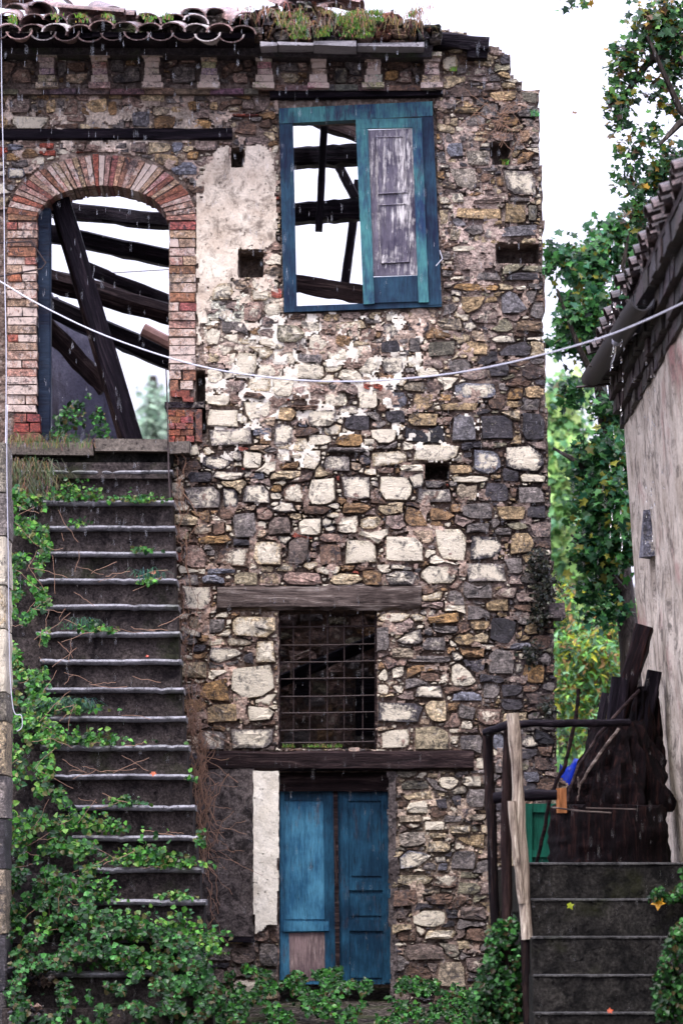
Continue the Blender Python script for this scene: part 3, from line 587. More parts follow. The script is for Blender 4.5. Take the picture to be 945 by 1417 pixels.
def pbeam(name, x1, y1, x2, y2, wpx, d, y, mat, parent=None, y2d=None, **kw):
    ya = y; yb = y if y2d is None else y2d
    return beam(name, W(x1, y1, ya), W(x2, y2, yb), wpx*(CAMD+y)/FPX, d, mat, parent, **kw)
pbeam('window_lintel', 301, 829, 582, 828, 34, .30, .12, M_lintel, house, jag=.10, nseg=24, ends=.015)
pbeam('door_lintel', 288, 1054, 654, 1053, 27, .30, .085, M_bwood, house, jag=.08, nseg=20, ends=.01)
pbeam('string_board', -80, 188, 322, 187, 15, .14, .04, M_dwood, house, jag=.10, nseg=20)
pbeam('shutter_lintel', 374, 137, 612, 132, 14, .34, .12, M_dwood, house, jag=.08, nseg=14)
pbeam('door_head_board', 386, 1082, 540, 1082, 26, .06, .10, M_bwood, house, jag=.03)
pbeam('rafter_end', 600, 56, 676, 62, 19, .14, -.08, M_dwood, house, jag=.2, nseg=8)
pbeam('rafter_block', 646, 75, 674, 76, 16, .14, -.05, M_dwood, house, jag=.2, nseg=4)

# cornice: ledge, corbels, soffit, tiles
mb = MB()
x = -85
while x < 600:
    L = rnd.uniform(26, 52); yb_ = 126 if x < 345 else 121
    if x > 330 and x < 345: L = 20
    mb.pbox(x+.5, yb_-3.5+rnd.uniform(-1,1), min(x+L, 604)-.5, yb_+4, -.075+rnd.uniform(-.01,.01), .1, (*[c*rnd.uniform(.7,1.2) for c in (.15,.11,.10)], .3)); x += L
mb.build('cornice_ledge', M_brick, house)
for cxp in (-12, 65, 138, 211, 289, 366, 441, 517, 597):
    m = MB(); y = 121.0
    for hw, hh, dd in ((15,8,.14),(12,10,.11),(10,9,.10),(9.5,9,.10),(11,8,.12),(14,6,.17)):
        jx = rnd.uniform(-1, 1); m.pbox(cxp-hw+jx, y-hh+.6, cxp+hw+jx, y, -dd, .1, (*[c*rnd.uniform(.7,1.25) for c in (.36,.25,.22)], rnd.uniform(.6,1.0)), .004); y -= hh
    m.build('corbel', M_brick, house)
mb = MB(); s = (.05,.04,.045,0)
mb.pbox(-85, 50, 356, 76, -.20, .48, s, .01); mb.pbox(356, 61, 598, 78, -.20, .48, s, .01); mb.build('eave_course', M_blockm, house)
x = -85
while x < 350:
    L = rnd.uniform(40, 70); m = MB(); a = W(x+1, 54, -.5); b = W(min(x+L, 354), 47, -.5); m.box((a.x, -.55+rnd.uniform(-.02,.02), a.z), (b.x, .3, b.z), (.05,.04,.04,0), .004); m.build('soffit_board', M_dwood, house); x += L
mb = MB(); x = 400
for x, L in ((385,48),(434,60),(495,92),(360,24)):
    mb.pbox(x, 58+rnd.uniform(-1,1), x+L, 63, -.46+rnd.uniform(-.05,.05), .2, (.30,.28,.30,.5), .008)
mb.build('eave_slab', M_ledge, house)
def halftile(r0, r1, L, th=.012, n=8):
    V = []; F = []
    for i, (x, r) in enumerate(((0, r0), (L*.5, (r0+r1)/2), (L, r1))):
        for rr in (r, r-th):
            for k in range(n+1):
                a = math.pi*k/n; V.append((math.cos(a)*rr, x, math.sin(a)*rr*.62))
    m = n+1
    for i in range(2):
        o0 = i*2*m; o1 = (i+1)*2*m
        for k in range(n):
            F.append((o0+k, o1+k, o1+k+1, o0+k+1)); F.append((o0+m+k+1, o1+m+k+1, o1+m+k, o0+m+k))
    for o0, s_ in ((0, 1), (4*m, -1)):
        for k in range(n):
            q = (o0+k, o0+k+1, o0+m+k+1, o0+m+k); F.append(q if s_ > 0 else q[::-1])
    for k in (0, n):
        for i in range(2):
            a0 = i*2*m+k; a1 = (i+1)*2*m+k; F.append((a0, a0+m, a1+m, a1))
    return V, F
TV, TF = halftile(.092, .075, .46)
tile_mesh = []
for i in range(5):
    o = mkmesh('roof_tile', TV, TF, (*[c*f for c, f in zip((.20,.125,.115), [(.55,.7,1.0,1.25,.85)[i]]*3)], (.2,.5,.9,.35,.7)[i]), M_tile, None, smooth=60)
    tile_mesh.append(o.data); bpy.data.objects.remove(o)
def tile(parent, loc, rx=0, ry=0, rz=0, flip=False, name='roof_tile', s=1.0):
    o = bpy.data.objects.new(name, rnd.choice(tile_mesh))
    M = Matrix.Translation(loc) @ Euler((rx, ry, rz)).to_matrix().to_4x4()
    if flip: M = M @ Matrix.Rotation(math.pi, 4, 'Y')
    link(o, parent, M @ Matrix.Scale(s, 4)); return o
x = -70
while x < 352:
    jj = lambda s_: rnd.uniform(-s_, s_)
    p = W(x, 41+jj(2), -.6); tile(house, (p.x, -.60+jj(.03), p.z-.02), R(9)+jj(.07), jj(.12), jj(.10), flip=True)
    p = W(x+16.5, 42+jj(2.5), -.63); tile(house, (p.x, -.64+jj(.04), p.z-.005), R(9)+jj(.09), jj(.2), jj(.14))
    if rnd.random() < .8:
        p = W(x+16.5, 36, -.28); tile(house, (p.x, -.27+jj(.05), p.z+.03), R(12)+jj(.1), jj(.3), jj(.25))
    x += 32.5
for (px, py, yy, rx, ry, rz) in [(173,24,-.3,.1,.2,1.55),(188,26,-.2,.05,.1,1.5),(268,22,-.1,.2,.1,.0),(158,20,-.2,.3,0,.3),(110,20,-.05,.3,.2,.6),(60,14,.1,.2,.3,.4),(22,16,.1,.2,.3,-.4),(40,8,.3,.2,.3,.9),(85,8,.3,.3,.1,.2),(300,22,0,.2,.1,.5),(340,28,-.2,.3,-.2,.3),(440,8,-.1,.3,.3,1.2),(462,14,-.2,.2,-.3,.5),(500,12,-.2,.3,.3,1.4),(400,14,-.1,.4,.2,.7)]:
    p = W(px, py, yy); tile(house, p, rx, ry, rz)
# rubble bed of the roof edge
mb = MB()
bedr = Rubble(-90, 720, -6, 60, lambda x, y: (y > 15+8*np.sin(x/37.)+(fbm(x, y*0, 24, 33)-.5)*26-np.where(x > 540, -(x-540)*.35, 0)) & (x < 612) & (y < 60-np.where(x < 350, 28, 0)) & ((x > 340) | (x < 90)))
bedr.fill([(18,34,9,16,900,.5),(9,18,6,10,2500,.5),(5,9,3,6,4000,.5)], lambda x, y: rnd.choice(['d','b','pb','ob','k','b','g','rb']))
for st in bedr.stones:
    V, F, c = bedr.geo(st, -.22 if st[0] > 340 else .1, prot=rnd.uniform(.03,.16), base=.5); mb.add(V, F, c)
mb.build('roof_edge_rubble', M_blockm, house, smooth=40, kind='stuff')
bedm = sheet('roof_bed', lambda x, y: (y > 22+(fbm(x, y*0, 24, 33)-.5)*20+np.where(x > 540, (x-540)*.4, 0)) & (y < 62), -88, 612, 2, 62, 4, lambda x, y: .02+.05*(fbm(x, y, 12, 5)-.5), .45, M_earth, house)

# ------------------------------------------------------------------ shuttered window frame, upper floor
M_navy = paintmat('dark_navy_paint', (.007,.011,.032), (.018,.050,.085), (.02,.018,.04), (.04,.10,.12), thr=.56, soft=.1)
m = MB()
m.quadbox([(386,150),(405,149),(411,431),(393,432)], -.05, .08); m.quadbox([(579,142),(598,140),(611,421),(592,422)], -.05, .08)
m.quadbox([(393,424),(611,416),(611,424),(393,432)], -.045, .075)
wf = m.build('window_frame', M_navy, house)
m = MB(); m.quadbox([(386,150),(598,140),(598.5,160),(386.5,171)], -.056, .074); m.build('top_rail', M_teal, wf)
m = MB(); dk = (.03,.03,.04,0)
m.quadbox([(492,165),(583,163),(583.5,176),(492.5,178)], -.075, -.03)
m.quadbox([(492.5,178),(509,178),(518,420),(503,421)], -.0745, -.0295); m.quadbox([(570,176.5),(583.5,176),(593,418),(579,418.5)], -.0748, -.0298)
sh = m.build('shutter', M_teal, house)
for q, mm in (([(509,180),(570,178),(577.5,380),(516,382)], M_panel), ([(516,383.5),(577.5,381),(579,417),(518,419)], M_navy)):
    m = MB(); m.quadbox(q, -.06, -.035); m.build('shutter_panel', mm, sh)
for q in ([(520,190),(558,189),(563,266),(524,268)], [(525,284),(562,282),(566,362),(528,364)]):
    m = MB(); m.quadbox(q, -.068, -.0555)
    (a, b, c, d) = q; e = 1.6
    for s0, s1 in ((a, b), (b, c), (c, d), (d, a)):
        p0 = W(*s0, -.07); p1 = W(*s1, -.07); m.tube([p0, p1], .006, 4)
    m.build('raised_panel', M_panel, sh)
# hook beside it
mb = MB(); mb.tube([W(608,346,-.04), W(612,358,-.05), W(603,368,-.05)], .004, 5); mb.build('window_hook', M_wire, house)
# broken roof timbers seen through the window
T = [('tie_beam',400,219,505,215,26,.2,.9,M_dwood,'thick dark tie beam crossing the upper part of the shutterless window half'),
     ('tie_beam',402,296,505,291,27,.2,.8,M_dwood,'rough brown tie beam crossing the window half at mid height'),
     ('roof_strut',450,150,441,320,10,.08,.7,M_dwood,'thin upright roof strut hanging behind the left half of the window'),
     ('roof_strut',466,224,492,275,12,.1,1.2,M_dwood,'short slanting strut between the two tie beams in the window'),
     ('roof_strut',496,250,476,405,12,.1,1.3,M_dwood,'long slanting strut beside the shutter running down behind the window'),
     ('rafter',400,150,520,196,20,.15,1.6,M_bwood,'lighter rafter sloping across the top of the broken window'),
     ('fallen_plank',398,390,515,409,25,.05,.45,M_bwood,'brown fallen plank slanting along the foot of the broken window'),
     # through the arch
     ('purlin',60,288,260,310,21,.16,1.5,M_dwood,'topmost dark purlin under the brick arch'),
     ('purlin',50,320,260,362,23,.18,1.7,M_dwood,'second dark purlin from the top in the brick arch opening'),
     ('fallen_rafter',110,368,260,428,16,.14,1.6,M_dwood,'thin fallen rafter just above the pale topped log in the arch'),
     ('fallen_log',55,383,262,442,31,.2,1.4,M_bwood,'thick wet round log sagging across the middle of the arch opening'),
     ('fallen_rafter',55,418,262,508,28,.18,1.8,M_dwood,'lowest fallen rafter sloping down to the right jamb of the arch'),
     ('fallen_board',58,445,148,538,25,.08,.9,M_bwood,'broad broken board slanting in front of the grey inner wall')]
for (nm, x1, y1, x2, y2, w, d, yy, mt, lb) in T:
    o = pbeam(nm, x1, y1, x2, y2, w, d, yy, mt, None, jag=.16 if 'strut' not in nm else .08, nseg=12, round_='log' in nm)
    tag(o, lb, {'tie_beam':'beam','roof_strut':'strut','rafter':'rafter','fallen_plank':'plank','purlin':'beam','fallen_rafter':'rafter','fallen_log':'log','fallen_board':'board'}[nm])
o = pbeam('leaning_beam', 84, 276, 186, 612, 26, .16, .28, M_dwood, None, jag=.05, nseg=14); tag(o, 'heavy square dark beam leaning across the arched opening', 'beam')
o = pbeam('leaning_beam', 76, 284, 170, 606, 13, .1, .5, M_bwood, None, jag=.08, nseg=14); tag(o, 'narrower beam leaning close behind the heavy one in the arch', 'beam')
pbeam('arch_door_post', 62, 290, 62, 610, 19, .12, .16, M_tealpost, house, jag=.03)
o = pbeam('terracotta_pipe', 198, 456, 240, 477, 18, .1, 1.1, flat('pink_clay', (.36,.2,.16), .6), None, jag=.08, round_=True, nseg=5); tag(o, 'short pinkish clay pipe lying among beams at the right side of the arch', 'pipe')
mb = MB(); mb.tube([W(100,378,2), W(150,378,2), W(250,372,2)], .004, 4); tag(mb.build('thin_wire', M_iron), 'thin dark wire stretched behind the beams inside the arch', 'wire')
# inner walls
inner = thing('inner_wall', 'grey plastered remnant of the inner wall seen through the arch', 'wall', (-2,2.4,0))
def innerpoly(x, y): return inpoly(x+(fbm(x, y, 20, 50)-.5)*8, y, [(-20,380),(66,400),(92,425),(110,438),(128,470),(150,520),(160,560),(168,640),(-20,640)])
sheet('wall_fragment', innerpoly, -20, 180, 370, 640, 4, lambda x, y: .01*fbm(x, y, 30, 2), .3, M_ingrey, inner, plane=2.2)
back = thing('rear_room_wall', 'dim rubble wall of the lower room seen behind the iron grille', 'wall', (0,1.9,0))
bw = lambda x, y: (x > 250) & (x < 700) & (y > 700) & (y < 1460)
sheet('wall_core', bw, 250, 700, 640, 1460, 8, lambda x, y: .03*(fbm(x, y, 30, 2)-.5), .3, M_mortar, back, plane=1.8)
rb = Rubble(376, 532, 800, 1060, lambda x, y: (x > 376)&(x < 532)&(y > 800)&(y < 1060)&~((x > 406)&(x < 430)&(y > 938)&(y < 963))&~((x > 492)&(x < 518)&(y > 935)&(y < 1018)))
rb.fill([(26,44,15,26,500,.6),(14,28,8,16,1200,.55),(6,14,5,9,2500,.5)], lambda x, y: rnd.choice(['b','p','g','ob','db','pb','y']))
rb.emit(back, 60, mat=M_stone, plane=1.8)
mb = MB(); mb.pbox(406,938,430,963,1.74,1.9,(.01,.01,.01,0)); mb.pbox(492,935,518,1018,1.74,1.9,(.01,.01,.01,0)); mb.build('niche_shade', M_dwood, back)  # solid dark blocks, the shade inside the niches put into their colour
o = pbeam('inner_stair_beam', 360, 955, 560, 868, 17, .12, 1.3, M_dwood, None, jag=.1); tag(o, 'dark sloping stair beam behind the iron grille', 'beam')
mb = MB(); mb.tube([W(403,912,1.2), W(403,939,1.2)], .007, 5); mb.tube([W(403,910,1.2), W(428,900,1.2)], .006, 5); tag(mb.build('bent_rod', M_pale), 'thin pale bent rod inside the grilled window', 'rod')
def slab(name, x0, x1, y0, y1, z0, z1, mat, parent): m_ = MB(); m_.box((x0,y0,z0),(x1,y1,z1)); return m_.build(name, mat, parent)
zf = W(0,616).z
slab('upper_floor', -2.6, -1.05, .5, 3.0, zf-.2, zf-.02, M_bwood, house)
slab('upper_floor', -.2, 1.25, .5, 1.2, W(0,800).z-.1, W(0,800).z, M_bwood, house)
slab('return_wall', 1.05, 1.33, .5, 3.2, 0, W(0,470).z, M_mortar, house)
slab('return_wall', -2.75, -2.45, .5, 3.2, 0, W(0,300).z, M_mortar, house)
slab('return_wall', -1.3, -1.05, .5, 3.2, 0, zf-.2, M_mortar, house)

# ------------------------------------------------------------------ iron grille
gr = thing('window_grille', 'rusty iron bar grille set in the small lower window', 'grille', W(453,1030,.1))
for x in (406,428.5,453,476,502):
    m = MB(); m.tube([W(x+rnd.uniform(-.6,.6),843,.1), W(x+rnd.uniform(-.8,.8),940,.1), W(x,1032,.1)], .0042, 5); m.build('upright_bar', M_iron, gr)
for y in (867,892,915.5,939,963,986,1010,1027):
    m = MB(); m.tube([W(385,y+1,.09), W(453,y+rnd.uniform(-1,1),.088), W(523,y-1,.09)], .0046, 5); m.build('cross_bar', M_iron, gr)
m = MB(); m.pbox(385,845,388,1032,.06,.14); m.pbox(518.5,845,522,1032,.06,.14); m.build('grille_frame', M_bwood, gr)

# ------------------------------------------------------------------ blue double door
def leaf(q, y, mat, name='door_leaf'):
    m = MB(); m.quadbox(q, y, y+.04); return m.build(name, mat, house)
L1 = leaf([(387,1095),(463,1095),(467,1362),(387,1362)], .13, M_bluef)
L2 = leaf([(466,1095),(538,1095),(544,1362),(468,1362)], .135, M_blued)
def strip(q, y0_, y1_, name, mat, par): m = MB(); m.quadbox(q, y0_, y1_); return m.build(name, mat, par)
strip([(387.5,1095),(393,1095),(394,1360),(388,1360)], .118, .132, 'stile', M_bluef, L1)
strip([(447,1095),(463,1095),(467,1360),(450,1360)], .116, .132, 'stile', M_blued, L1)
strip([(394,1110),(421,1110),(421,1272),(394.5,1272)], .124, .132, 'board', M_bluef, L1)
strip([(421.8,1114),(447,1112),(449,1272),(422,1272)], .121, .132, 'board', M_bluef, L1)
strip([(390,1276),(455,1275),(455,1288),(391,1289)], .105, .132, 'rail', M_bluef, L1)
strip([(400,1291),(450,1290),(451,1357),(401,1357)], .127, .134, 'bare_panel', M_panelb, L1)
strip([(388,1097),(463,1097),(463,1108),(388,1108)], .122, .132, 'rail', M_blued, L1)
strip([(461,1095),(467,1095),(470.5,1360),(464.5,1360)], .10, .137, 'cover_strip', M_bwood, L2)
for q in ([(471,1096),(481,1096),(484,1360),(474,1360)], [(527,1096),(537,1096),(543,1360),(532,1360)]): strip(q, .121, .136, 'stile', M_blued, L2)
for y0_, y1_ in ((1097,1108),(1218,1232),(1273,1288)): strip([(481,y0_),(528,y0_),(530,y1_),(482,y1_)], .120, .136, 'rail', M_blued, L2)
for y0_, y1_ in ((1112,1212),(1239,1267),(1294,1353)):
    o = strip([(485,y0_),(526,y0_),(528,y1_),(486,y1_)], .126, .136, 'raised_panel', M_blued, L2)
mb = MB(); mb.tube([W(463,1160,.09), W(465,1200,.09), W(466,1222,.09)], .006, 5); mb.build('bolt_rod', M_iron, L2)

# ------------------------------------------------------------------ stone staircase, left
stair = thing('stone_staircase', 'long flight of worn grey stone steps climbing to the arched doorway', 'staircase', W(140,1400,-4))
tops = [650,692,727,763,800,836,874,912,951,991,1031,1071,1114,1156,1200,1245,1297,1345,1396]
lefts = [30,68,66,60,62,56,58,64,68,58,64,60,92,108,118,118,150,70,60]
def sd(i): return -.28-.25*i
for i, t in enumerate(tops):
    y = sd(i); re = float(stair_edge(t)); a = W(2, t, y); b = W(re, t, y); h = .30
    nos = i < 18
    m = MB(); dz = .034 if nos else 0
    n = 10; 
    # riser: slightly uneven block
    xs = [a.x+(b.x-.006-a.x)*k/n for k in range(n+1)]
    V = []; F = []
    for k, x in enumerate(xs):
        f = rnd.uniform(-.006, .006)
        V += [(x, y+.06+f, a.z-h), (x, y+.065+f*1.5, a.z-h/2), (x, y+.078+f, a.z-dz), (x, y+.5, a.z-dz), (x, y+.5, a.z-h)]
    for k in range(n):
        for q in range(5): q2 = (q+1) % 5; F.append((k*5+q, (k+1)*5+q, (k+1)*5+q2, k*5+q2))
    F.append((4,3,2,1,0)[::-1]); F.append(tuple(n*5+q for q in (4,3,2,1,0)))
    stp = mkmesh('step', V, F, (.1,.1,.1,0), M_conc, stair, smooth=40)
    if nos:
        l = W(lefts[i]-8, t, y); prof = [(.40,-.034),(.045,-.034),(.022,-.032),(.006,-.025),(0,-.014),(.004,-.006),(.018,0),(.40,.004)]
        V = []; F = []; n = 14; P = len(prof)
        n = 26
        for k in range(n+1):
            x = l.x+(b.x+.006-l.x)*k/n; f = rnd.uniform(-.0018, .0018); g = rnd.uniform(-.0012, .0012)+.002*math.sin(k*.31+i*2)
            if rnd.random() < .10: f += rnd.uniform(.005,.018); g -= rnd.uniform(0,.008)
            V += [(x, y+py_+f, a.z+pz+g) for py_, pz in prof]
        for k in range(n):
            for q in range(P): q2 = (q+1) % P; F.append((k*P+q, k*P+q2, (k+1)*P+q2, (k+1)*P+q))
        F.append(tuple(range(P))[::-1]); F.append(tuple(n*P+q for q in range(P)))
        mkmesh('tread_slab', V, F, (.1,.1,.1,0), M_nose, stp, smooth=50)
m = MB()
for i, t in enumerate(tops):
    y = sd(i); a = W(2, t, y); b = W(float(stair_edge(t))-2, t, y); m.box((a.x, y+.3, -.3), (b.x-.02, y+.56, a.z-.27))
m.build('stair_mass', M_mossconc, stair)
m = MB(); m.pbox(-10, 640, 236, 662, -.27, .02); m.build('landing_riser', M_conc, stair)
m = MB(); m.pbox(131, 608, 233, 625, -.22, .4, (.3,.3,.3,0), .006); m.pbox(234, 611, 262, 627, -.2, .1, (.3,.3,.3,0), .006); m.pbox(-10, 613, 130, 629, -.2, .4, (.3,.3,.3,0), .008); m.build('landing_slab', plastermat('landing_stone', (.06,.05,.045), (.19,.16,.135), (.02,.017,.02), dfreq=8, grain=(.4,1.6)), stair)
m = MB(); m.pbox(-10, 627, 240, 645, -.1, .02); m.build('landing_mass', M_mossconc, stair)

# ------------------------------------------------------------------ left gate pier and cables
pier = thing('stone_pier', 'narrow stone pier at the left edge in front of the steps', 'pier', W(0,1417,-4.6))
y = 612
for h, code in ((70,'gy'),(60,'g'),(68,'gw'),(60,'cw'),(88,'w'),(40,'gy'),(75,'c'),(60,'g'),(70,'d'),(90,'cg'),(80,'d'),(60,'gd')):
    m = MB(); e = rnd.uniform(7.5, 10.5); c = colour(code); a = W(-60, y+h-1.5, -4.6); b = W(e, y+.5, -4.6)
    V = []; F = []; nn = 5
    for k in range(nn+1):
        z = a.z+(b.z-a.z)*k/nn; j = rnd.uniform(-.005, .005)
        V += [(a.x, -4.6, z), (b.x-.012+j, -4.6+rnd.uniform(-.004,.004), z), (b.x+j, -4.588, z), (b.x+j, -4.1, z), (a.x, -4.1, z)]
    for k in range(nn):
        for q in range(5): q2 = (q+1) % 5; F.append((k*5+q, k*5+q2, (k+1)*5+q2, (k+1)*5+q))
    F.append((4,3,2,1,0)); F.append(tuple(nn*5+q for q in range(5)))
    mkmesh('stone_block', V, F, c, M_stone, pier); y += h
def cable(name, pts, r, mat, label, cat='cable'):
    # smooth the measured points
    P = [W(*p) for p in pts]; Q = []
    for i in range(len(P)-1):
        p0 = P[max(i-1,0)]; p1 = P[i]; p2 = P[i+1]; p3 = P[min(i+2,len(P)-1)]
        for t in (0,.2,.4,.6,.8):
            Q.append(.5*((2*p1)+(p2-p0)*t+(2*p0-5*p1+4*p2-p3)*t*t+(3*p1-p0-3*p2+p3)*t**3))
    Q.append(P[-1]); m = MB(); m.tube(Q, r, 6); return tag(m.build(name, mat, smooth=180), label, cat)
def zz(x): return -4.7-4.6*x/945
cable('overhead_cable', [(x, y, zz(x)) for x, y in [(-90,335),(0,389),(60,424),(150,466),(270,505),(380,523),(470,528),(560,524),(650,513),(750,491),(850,461),(945,419),(1010,385)]], .0042, M_wire, 'white cable sagging across the whole front of the house')
cable('hanging_cable', [(2,-15,-.6),(3,120,-.6),(6,260,-.7),(7,380,-.8),(9,470,-.9),(9,560,-1.0),(8,625,-1.1)], .0032, M_wire, 'thin white cable hanging straight down at the left edge above the pier')
cable('hanging_cable', [(11,560,-4.65),(10,640,-4.65),(12,760,-4.65),(13,860,-4.65),(15,940,-4.65),(20,985,-4.65),(30,990,-4.65),(31,1006,-4.65),(24,1012,-4.65)], .0028, M_wire, 'pale cable running down the pier and ending in a small loop')
mb = MB(); mb.tube([W(-30,338,-.6), W(44,334,-.6), W(64,364,-.6), W(58,372,-.6), W(-30,388,-.6)], .006, 6); tag(mb.build('wire_bracket', M_iron), 'bent dark iron bracket sticking out left of the arch', 'bracket')
mb = MB(); mb.tube([W(230,510,-.06), W(232,560,-.06), W(234,660,-.32), W(236,690,-.5)], .005, 5); tag(mb.build('iron_rod', M_iron), 'thin iron rod standing at the right jamb foot of the arch', 'rod')

light_tiles = tile_mesh; tile_mesh = []
for i in range(4):
    o = mkmesh('roof_tile', TV, TF, (*[c*f for c, f in zip((.05,.033,.032), [(.5,.8,1.0,1.5)[i]]*3)], (.1,.15,.25,.6)[i]), M_tile, None, smooth=60)
    tile_mesh.append(o.data); bpy.data.objects.remove(o)
# ------------------------------------------------------------------ neighbouring house, right
nb = thing('plastered_house', 'neighbouring house with streaked peeling plaster wall and tiled eave on the right', 'house', (2.4,-7,0))
YF, YN = -3.0, -16.0
def bx(z): return 1.755+max(0, (4.69-z))*.070      # wall face leans in towards the top
NY, NZ = 90, 60; V = []; F = []
Z0, Z1 = -.6, 5.25
for j in range(NZ+1):
    z = Z0+(Z1-Z0)*j/NZ
    for i in range(NY+1):
        y = YF+(YN-YF)*i/NY
        n_ = float(fbm(y*100, z*100, 60, 15)-.5)*.05+float(fbm(y*100, z*100, 12, 25)-.5)*.012
        if abs(y+4.55) < .09 and 3.45 < z < 3.75: n_ += .09
        if abs(y+5.6) < .07 and 3.1 < z < 3.5: n_ += .03
        V.append((bx(z)+n_*(0 if i == 0 else 1), y, z))
for j in range(NZ):
    for i in range(NY): a = j*(NY+1)+i; F.append((a, a+1, a+NY+2, a+NY+1))
b0 = len(V)
for z in (Z0, Z1): V += [(bx(z), YF, z), (5.0, YF, z), (5.0, YN, z), (bx(z), YN, z)]
F += [(b0,b0+4,b0+5,b0+1),(b0+1,b0+5,b0+6,b0+2),(b0+4,b0+7,b0+6,b0+5)]
mkmesh('wall', V, F, (.4,.4,.4,0), M_housep, nb, smooth=60)
m = MB(); m.box((1.775,-4.62,3.74),(1.9,-4.28,4.0),(.17,.17,.21,.5),.015); m.build('exposed_stone', M_stone, nb, smooth=40)
# cornice courses
yc = YF+.02; k = 0
while yc > YN:
    L = rnd.uniform(.18, .32)
    for q, (xo, z0, z1) in enumerate(((1.735,4.66,4.74),(1.70,4.743,4.83),(1.66,4.833,4.93),(1.60,4.933,5.03))):
        m = MB(); m.box((xo+rnd.uniform(-.01,.01), yc-L+.008, z0), (1.98, yc, z1), (*[c*rnd.uniform(.7,1.2) for c in (.034,.021,.022)], .12), .006)
        if yc > -10.5: m.build('cornice_brick', M_brick, nb)
    yc -= L
m = MB(); m.box((1.64,-16,4.65),(1.98,-10.6,5.03)); m.build('cornice', M_mortar, nb)
# tiles along the eave, running back up the roof in +X
for i in range(64):
    y = YF-.05-.105*i*1.0
    if y < -10.4: break
    z = 5.06+.006*(-3-y)
    M_ = rnd.uniform
    up = i % 2 == 0
    o = tile(nb, (1.56+M_(-.04,.03)-(0 if up else -.03), y, z+(.05 if up else .02)), R(17)+M_(-.06,.06), M_(-.08,.08), R(-90)+M_(-.07,.07), flip=not up, s=.92)
    if up:
        o = tile(nb, (1.86+M_(-.04,.04), y, z+.15), R(17)+M_(-.06,.06), M_(-.1,.1), R(-90)+M_(-.08,.08), s=.92)
m = MB(); m.add([(1.60,YF,5.06),(1.60,-10.5,5.07),(5,-10.5,6.3),(5,YF,6.1),(1.6,YF,5.03),(1.6,-10.5,5.03),(5,-10.5,5.03),(5,YF,5.03)], [(0,3,2,1),(0,1,5,4),(0,4,7,3),(4,5,6,7)]); m.build('roof', M_bwood, nb)
# gutter with brackets and spout
V = []; F = []; n = 10
ga = W(818,522,-3.1); gb = W(889,412,-7.2); rr = .066
gp = [(ga+(gb-ga)*t) for t in np.linspace(0, 1, 9)]
for i, p in enumerate(gp):
    for r_ in (rr, rr-.008):
        for k in range(n+1):
            a = math.pi*k/n; V.append((p.x+math.cos(a)*r_, p.y, p.z-math.sin(a)*r_+.004*math.sin(i*2.1)))
mm = n+1
for i in range(len(gp)-1):
    for k in range(n):
        a = i*2*mm+k; b = (i+1)*2*mm+k; F.append((a, a+1, b+1, b)); F.append((a+mm, b+mm, b+mm+1, a+mm+1))
    for k in (0, n): a = i*2*mm+k; b = (i+1)*2*mm+k; F.append((a, b, b+mm, a+mm))
e = (len(gp)-1)*2*mm
for k in range(n): F.append((e+k, e+k+1, e+mm+k+1, e+mm+k))
F.append(tuple(range(mm)))
gut = thing('roof_gutter', 'large aged half-round gutter hanging under the tiled eave', 'gutter', gp[4])
mkmesh('gutter_channel', V, F, (.1,.1,.1,0), M_gutter, gut, smooth=60)
for (x1,y1,x2,y2,d1) in ((797,536,878,528,-3.2),(815,506,897,524,-4.0),(835,471,924,480,-5.2),(856,438,960,434,-6.4)):
    m = MB(); a = W(x1,y1,d1); b = W(x2,y2,d1-.05); m.tube([a, b], .008, 5); m.build('gutter_bracket', M_iron, gut)
m = MB(); a = W(851,474,-5.6); b = W(880,455,-5.8); m.tube([a, b], .026, 10); m.build('spout', flat('zinc', (.42,.42,.5), .25, .6), gut, smooth=60)

# ------------------------------------------------------------------ right flight of steps
rs = thing('mossy_steps', 'dark mossy concrete steps rising to the woodpile on the right', 'steps', W(840,1417,-7))
for i, t in enumerate([1195,1245,1297,1350,1402,1455]):
    y = -6-.29*i; a = W(731+2*i, t, y); z1 = a.z; n = 16; V = []; F = []
    dep = 5.2 if i == 0 else .5
    for k in range(n+1):
        x = a.x+(2.1-a.x)*k/n; f = rnd.uniform(-.005, .005); g = rnd.uniform(-.003, .003)
        V += [(x, y+f, z1-.27), (x, y+f*.5+.008, z1-.12), (x, y+f, z1-.014+g), (x, y+.012+f, z1+g), (x, y+dep, z1), (x, y+dep, z1-.27)]
    for k in range(n):
        for q in range(6): q2 = (q+1) % 6; F.append((k*6+q, (k+1)*6+q, (k+1)*6+q2, k*6+q2))
    F.append(tuple(range(6))); F.append(tuple(n*6+q for q in range(5,-1,-1)))
    stp = mkmesh('step', V, F, (.1,.1,.1,0), M_mossconc, rs, smooth=35)
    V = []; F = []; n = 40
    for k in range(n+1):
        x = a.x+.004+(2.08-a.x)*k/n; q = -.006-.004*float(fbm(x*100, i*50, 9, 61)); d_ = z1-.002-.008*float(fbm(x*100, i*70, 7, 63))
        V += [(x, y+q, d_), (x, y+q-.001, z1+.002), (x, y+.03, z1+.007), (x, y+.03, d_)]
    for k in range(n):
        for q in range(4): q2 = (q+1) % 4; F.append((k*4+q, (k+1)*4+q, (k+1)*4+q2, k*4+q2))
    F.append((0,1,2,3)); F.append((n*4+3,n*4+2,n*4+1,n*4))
    mkmesh('lit_edge', V, F, (.1,.1,.1,0), M_edge, stp, smooth=40)  # thin strip, the lit top edge of the step painted as a paler lip
m = MB(); m.box((1.06,-5.98,-.5),(2.1,-.9,1.66)); m.box((1.08,-7.3,-.5),(2.1,-6.0,.9)); m.build('step_mass', M_mossconc, rs)

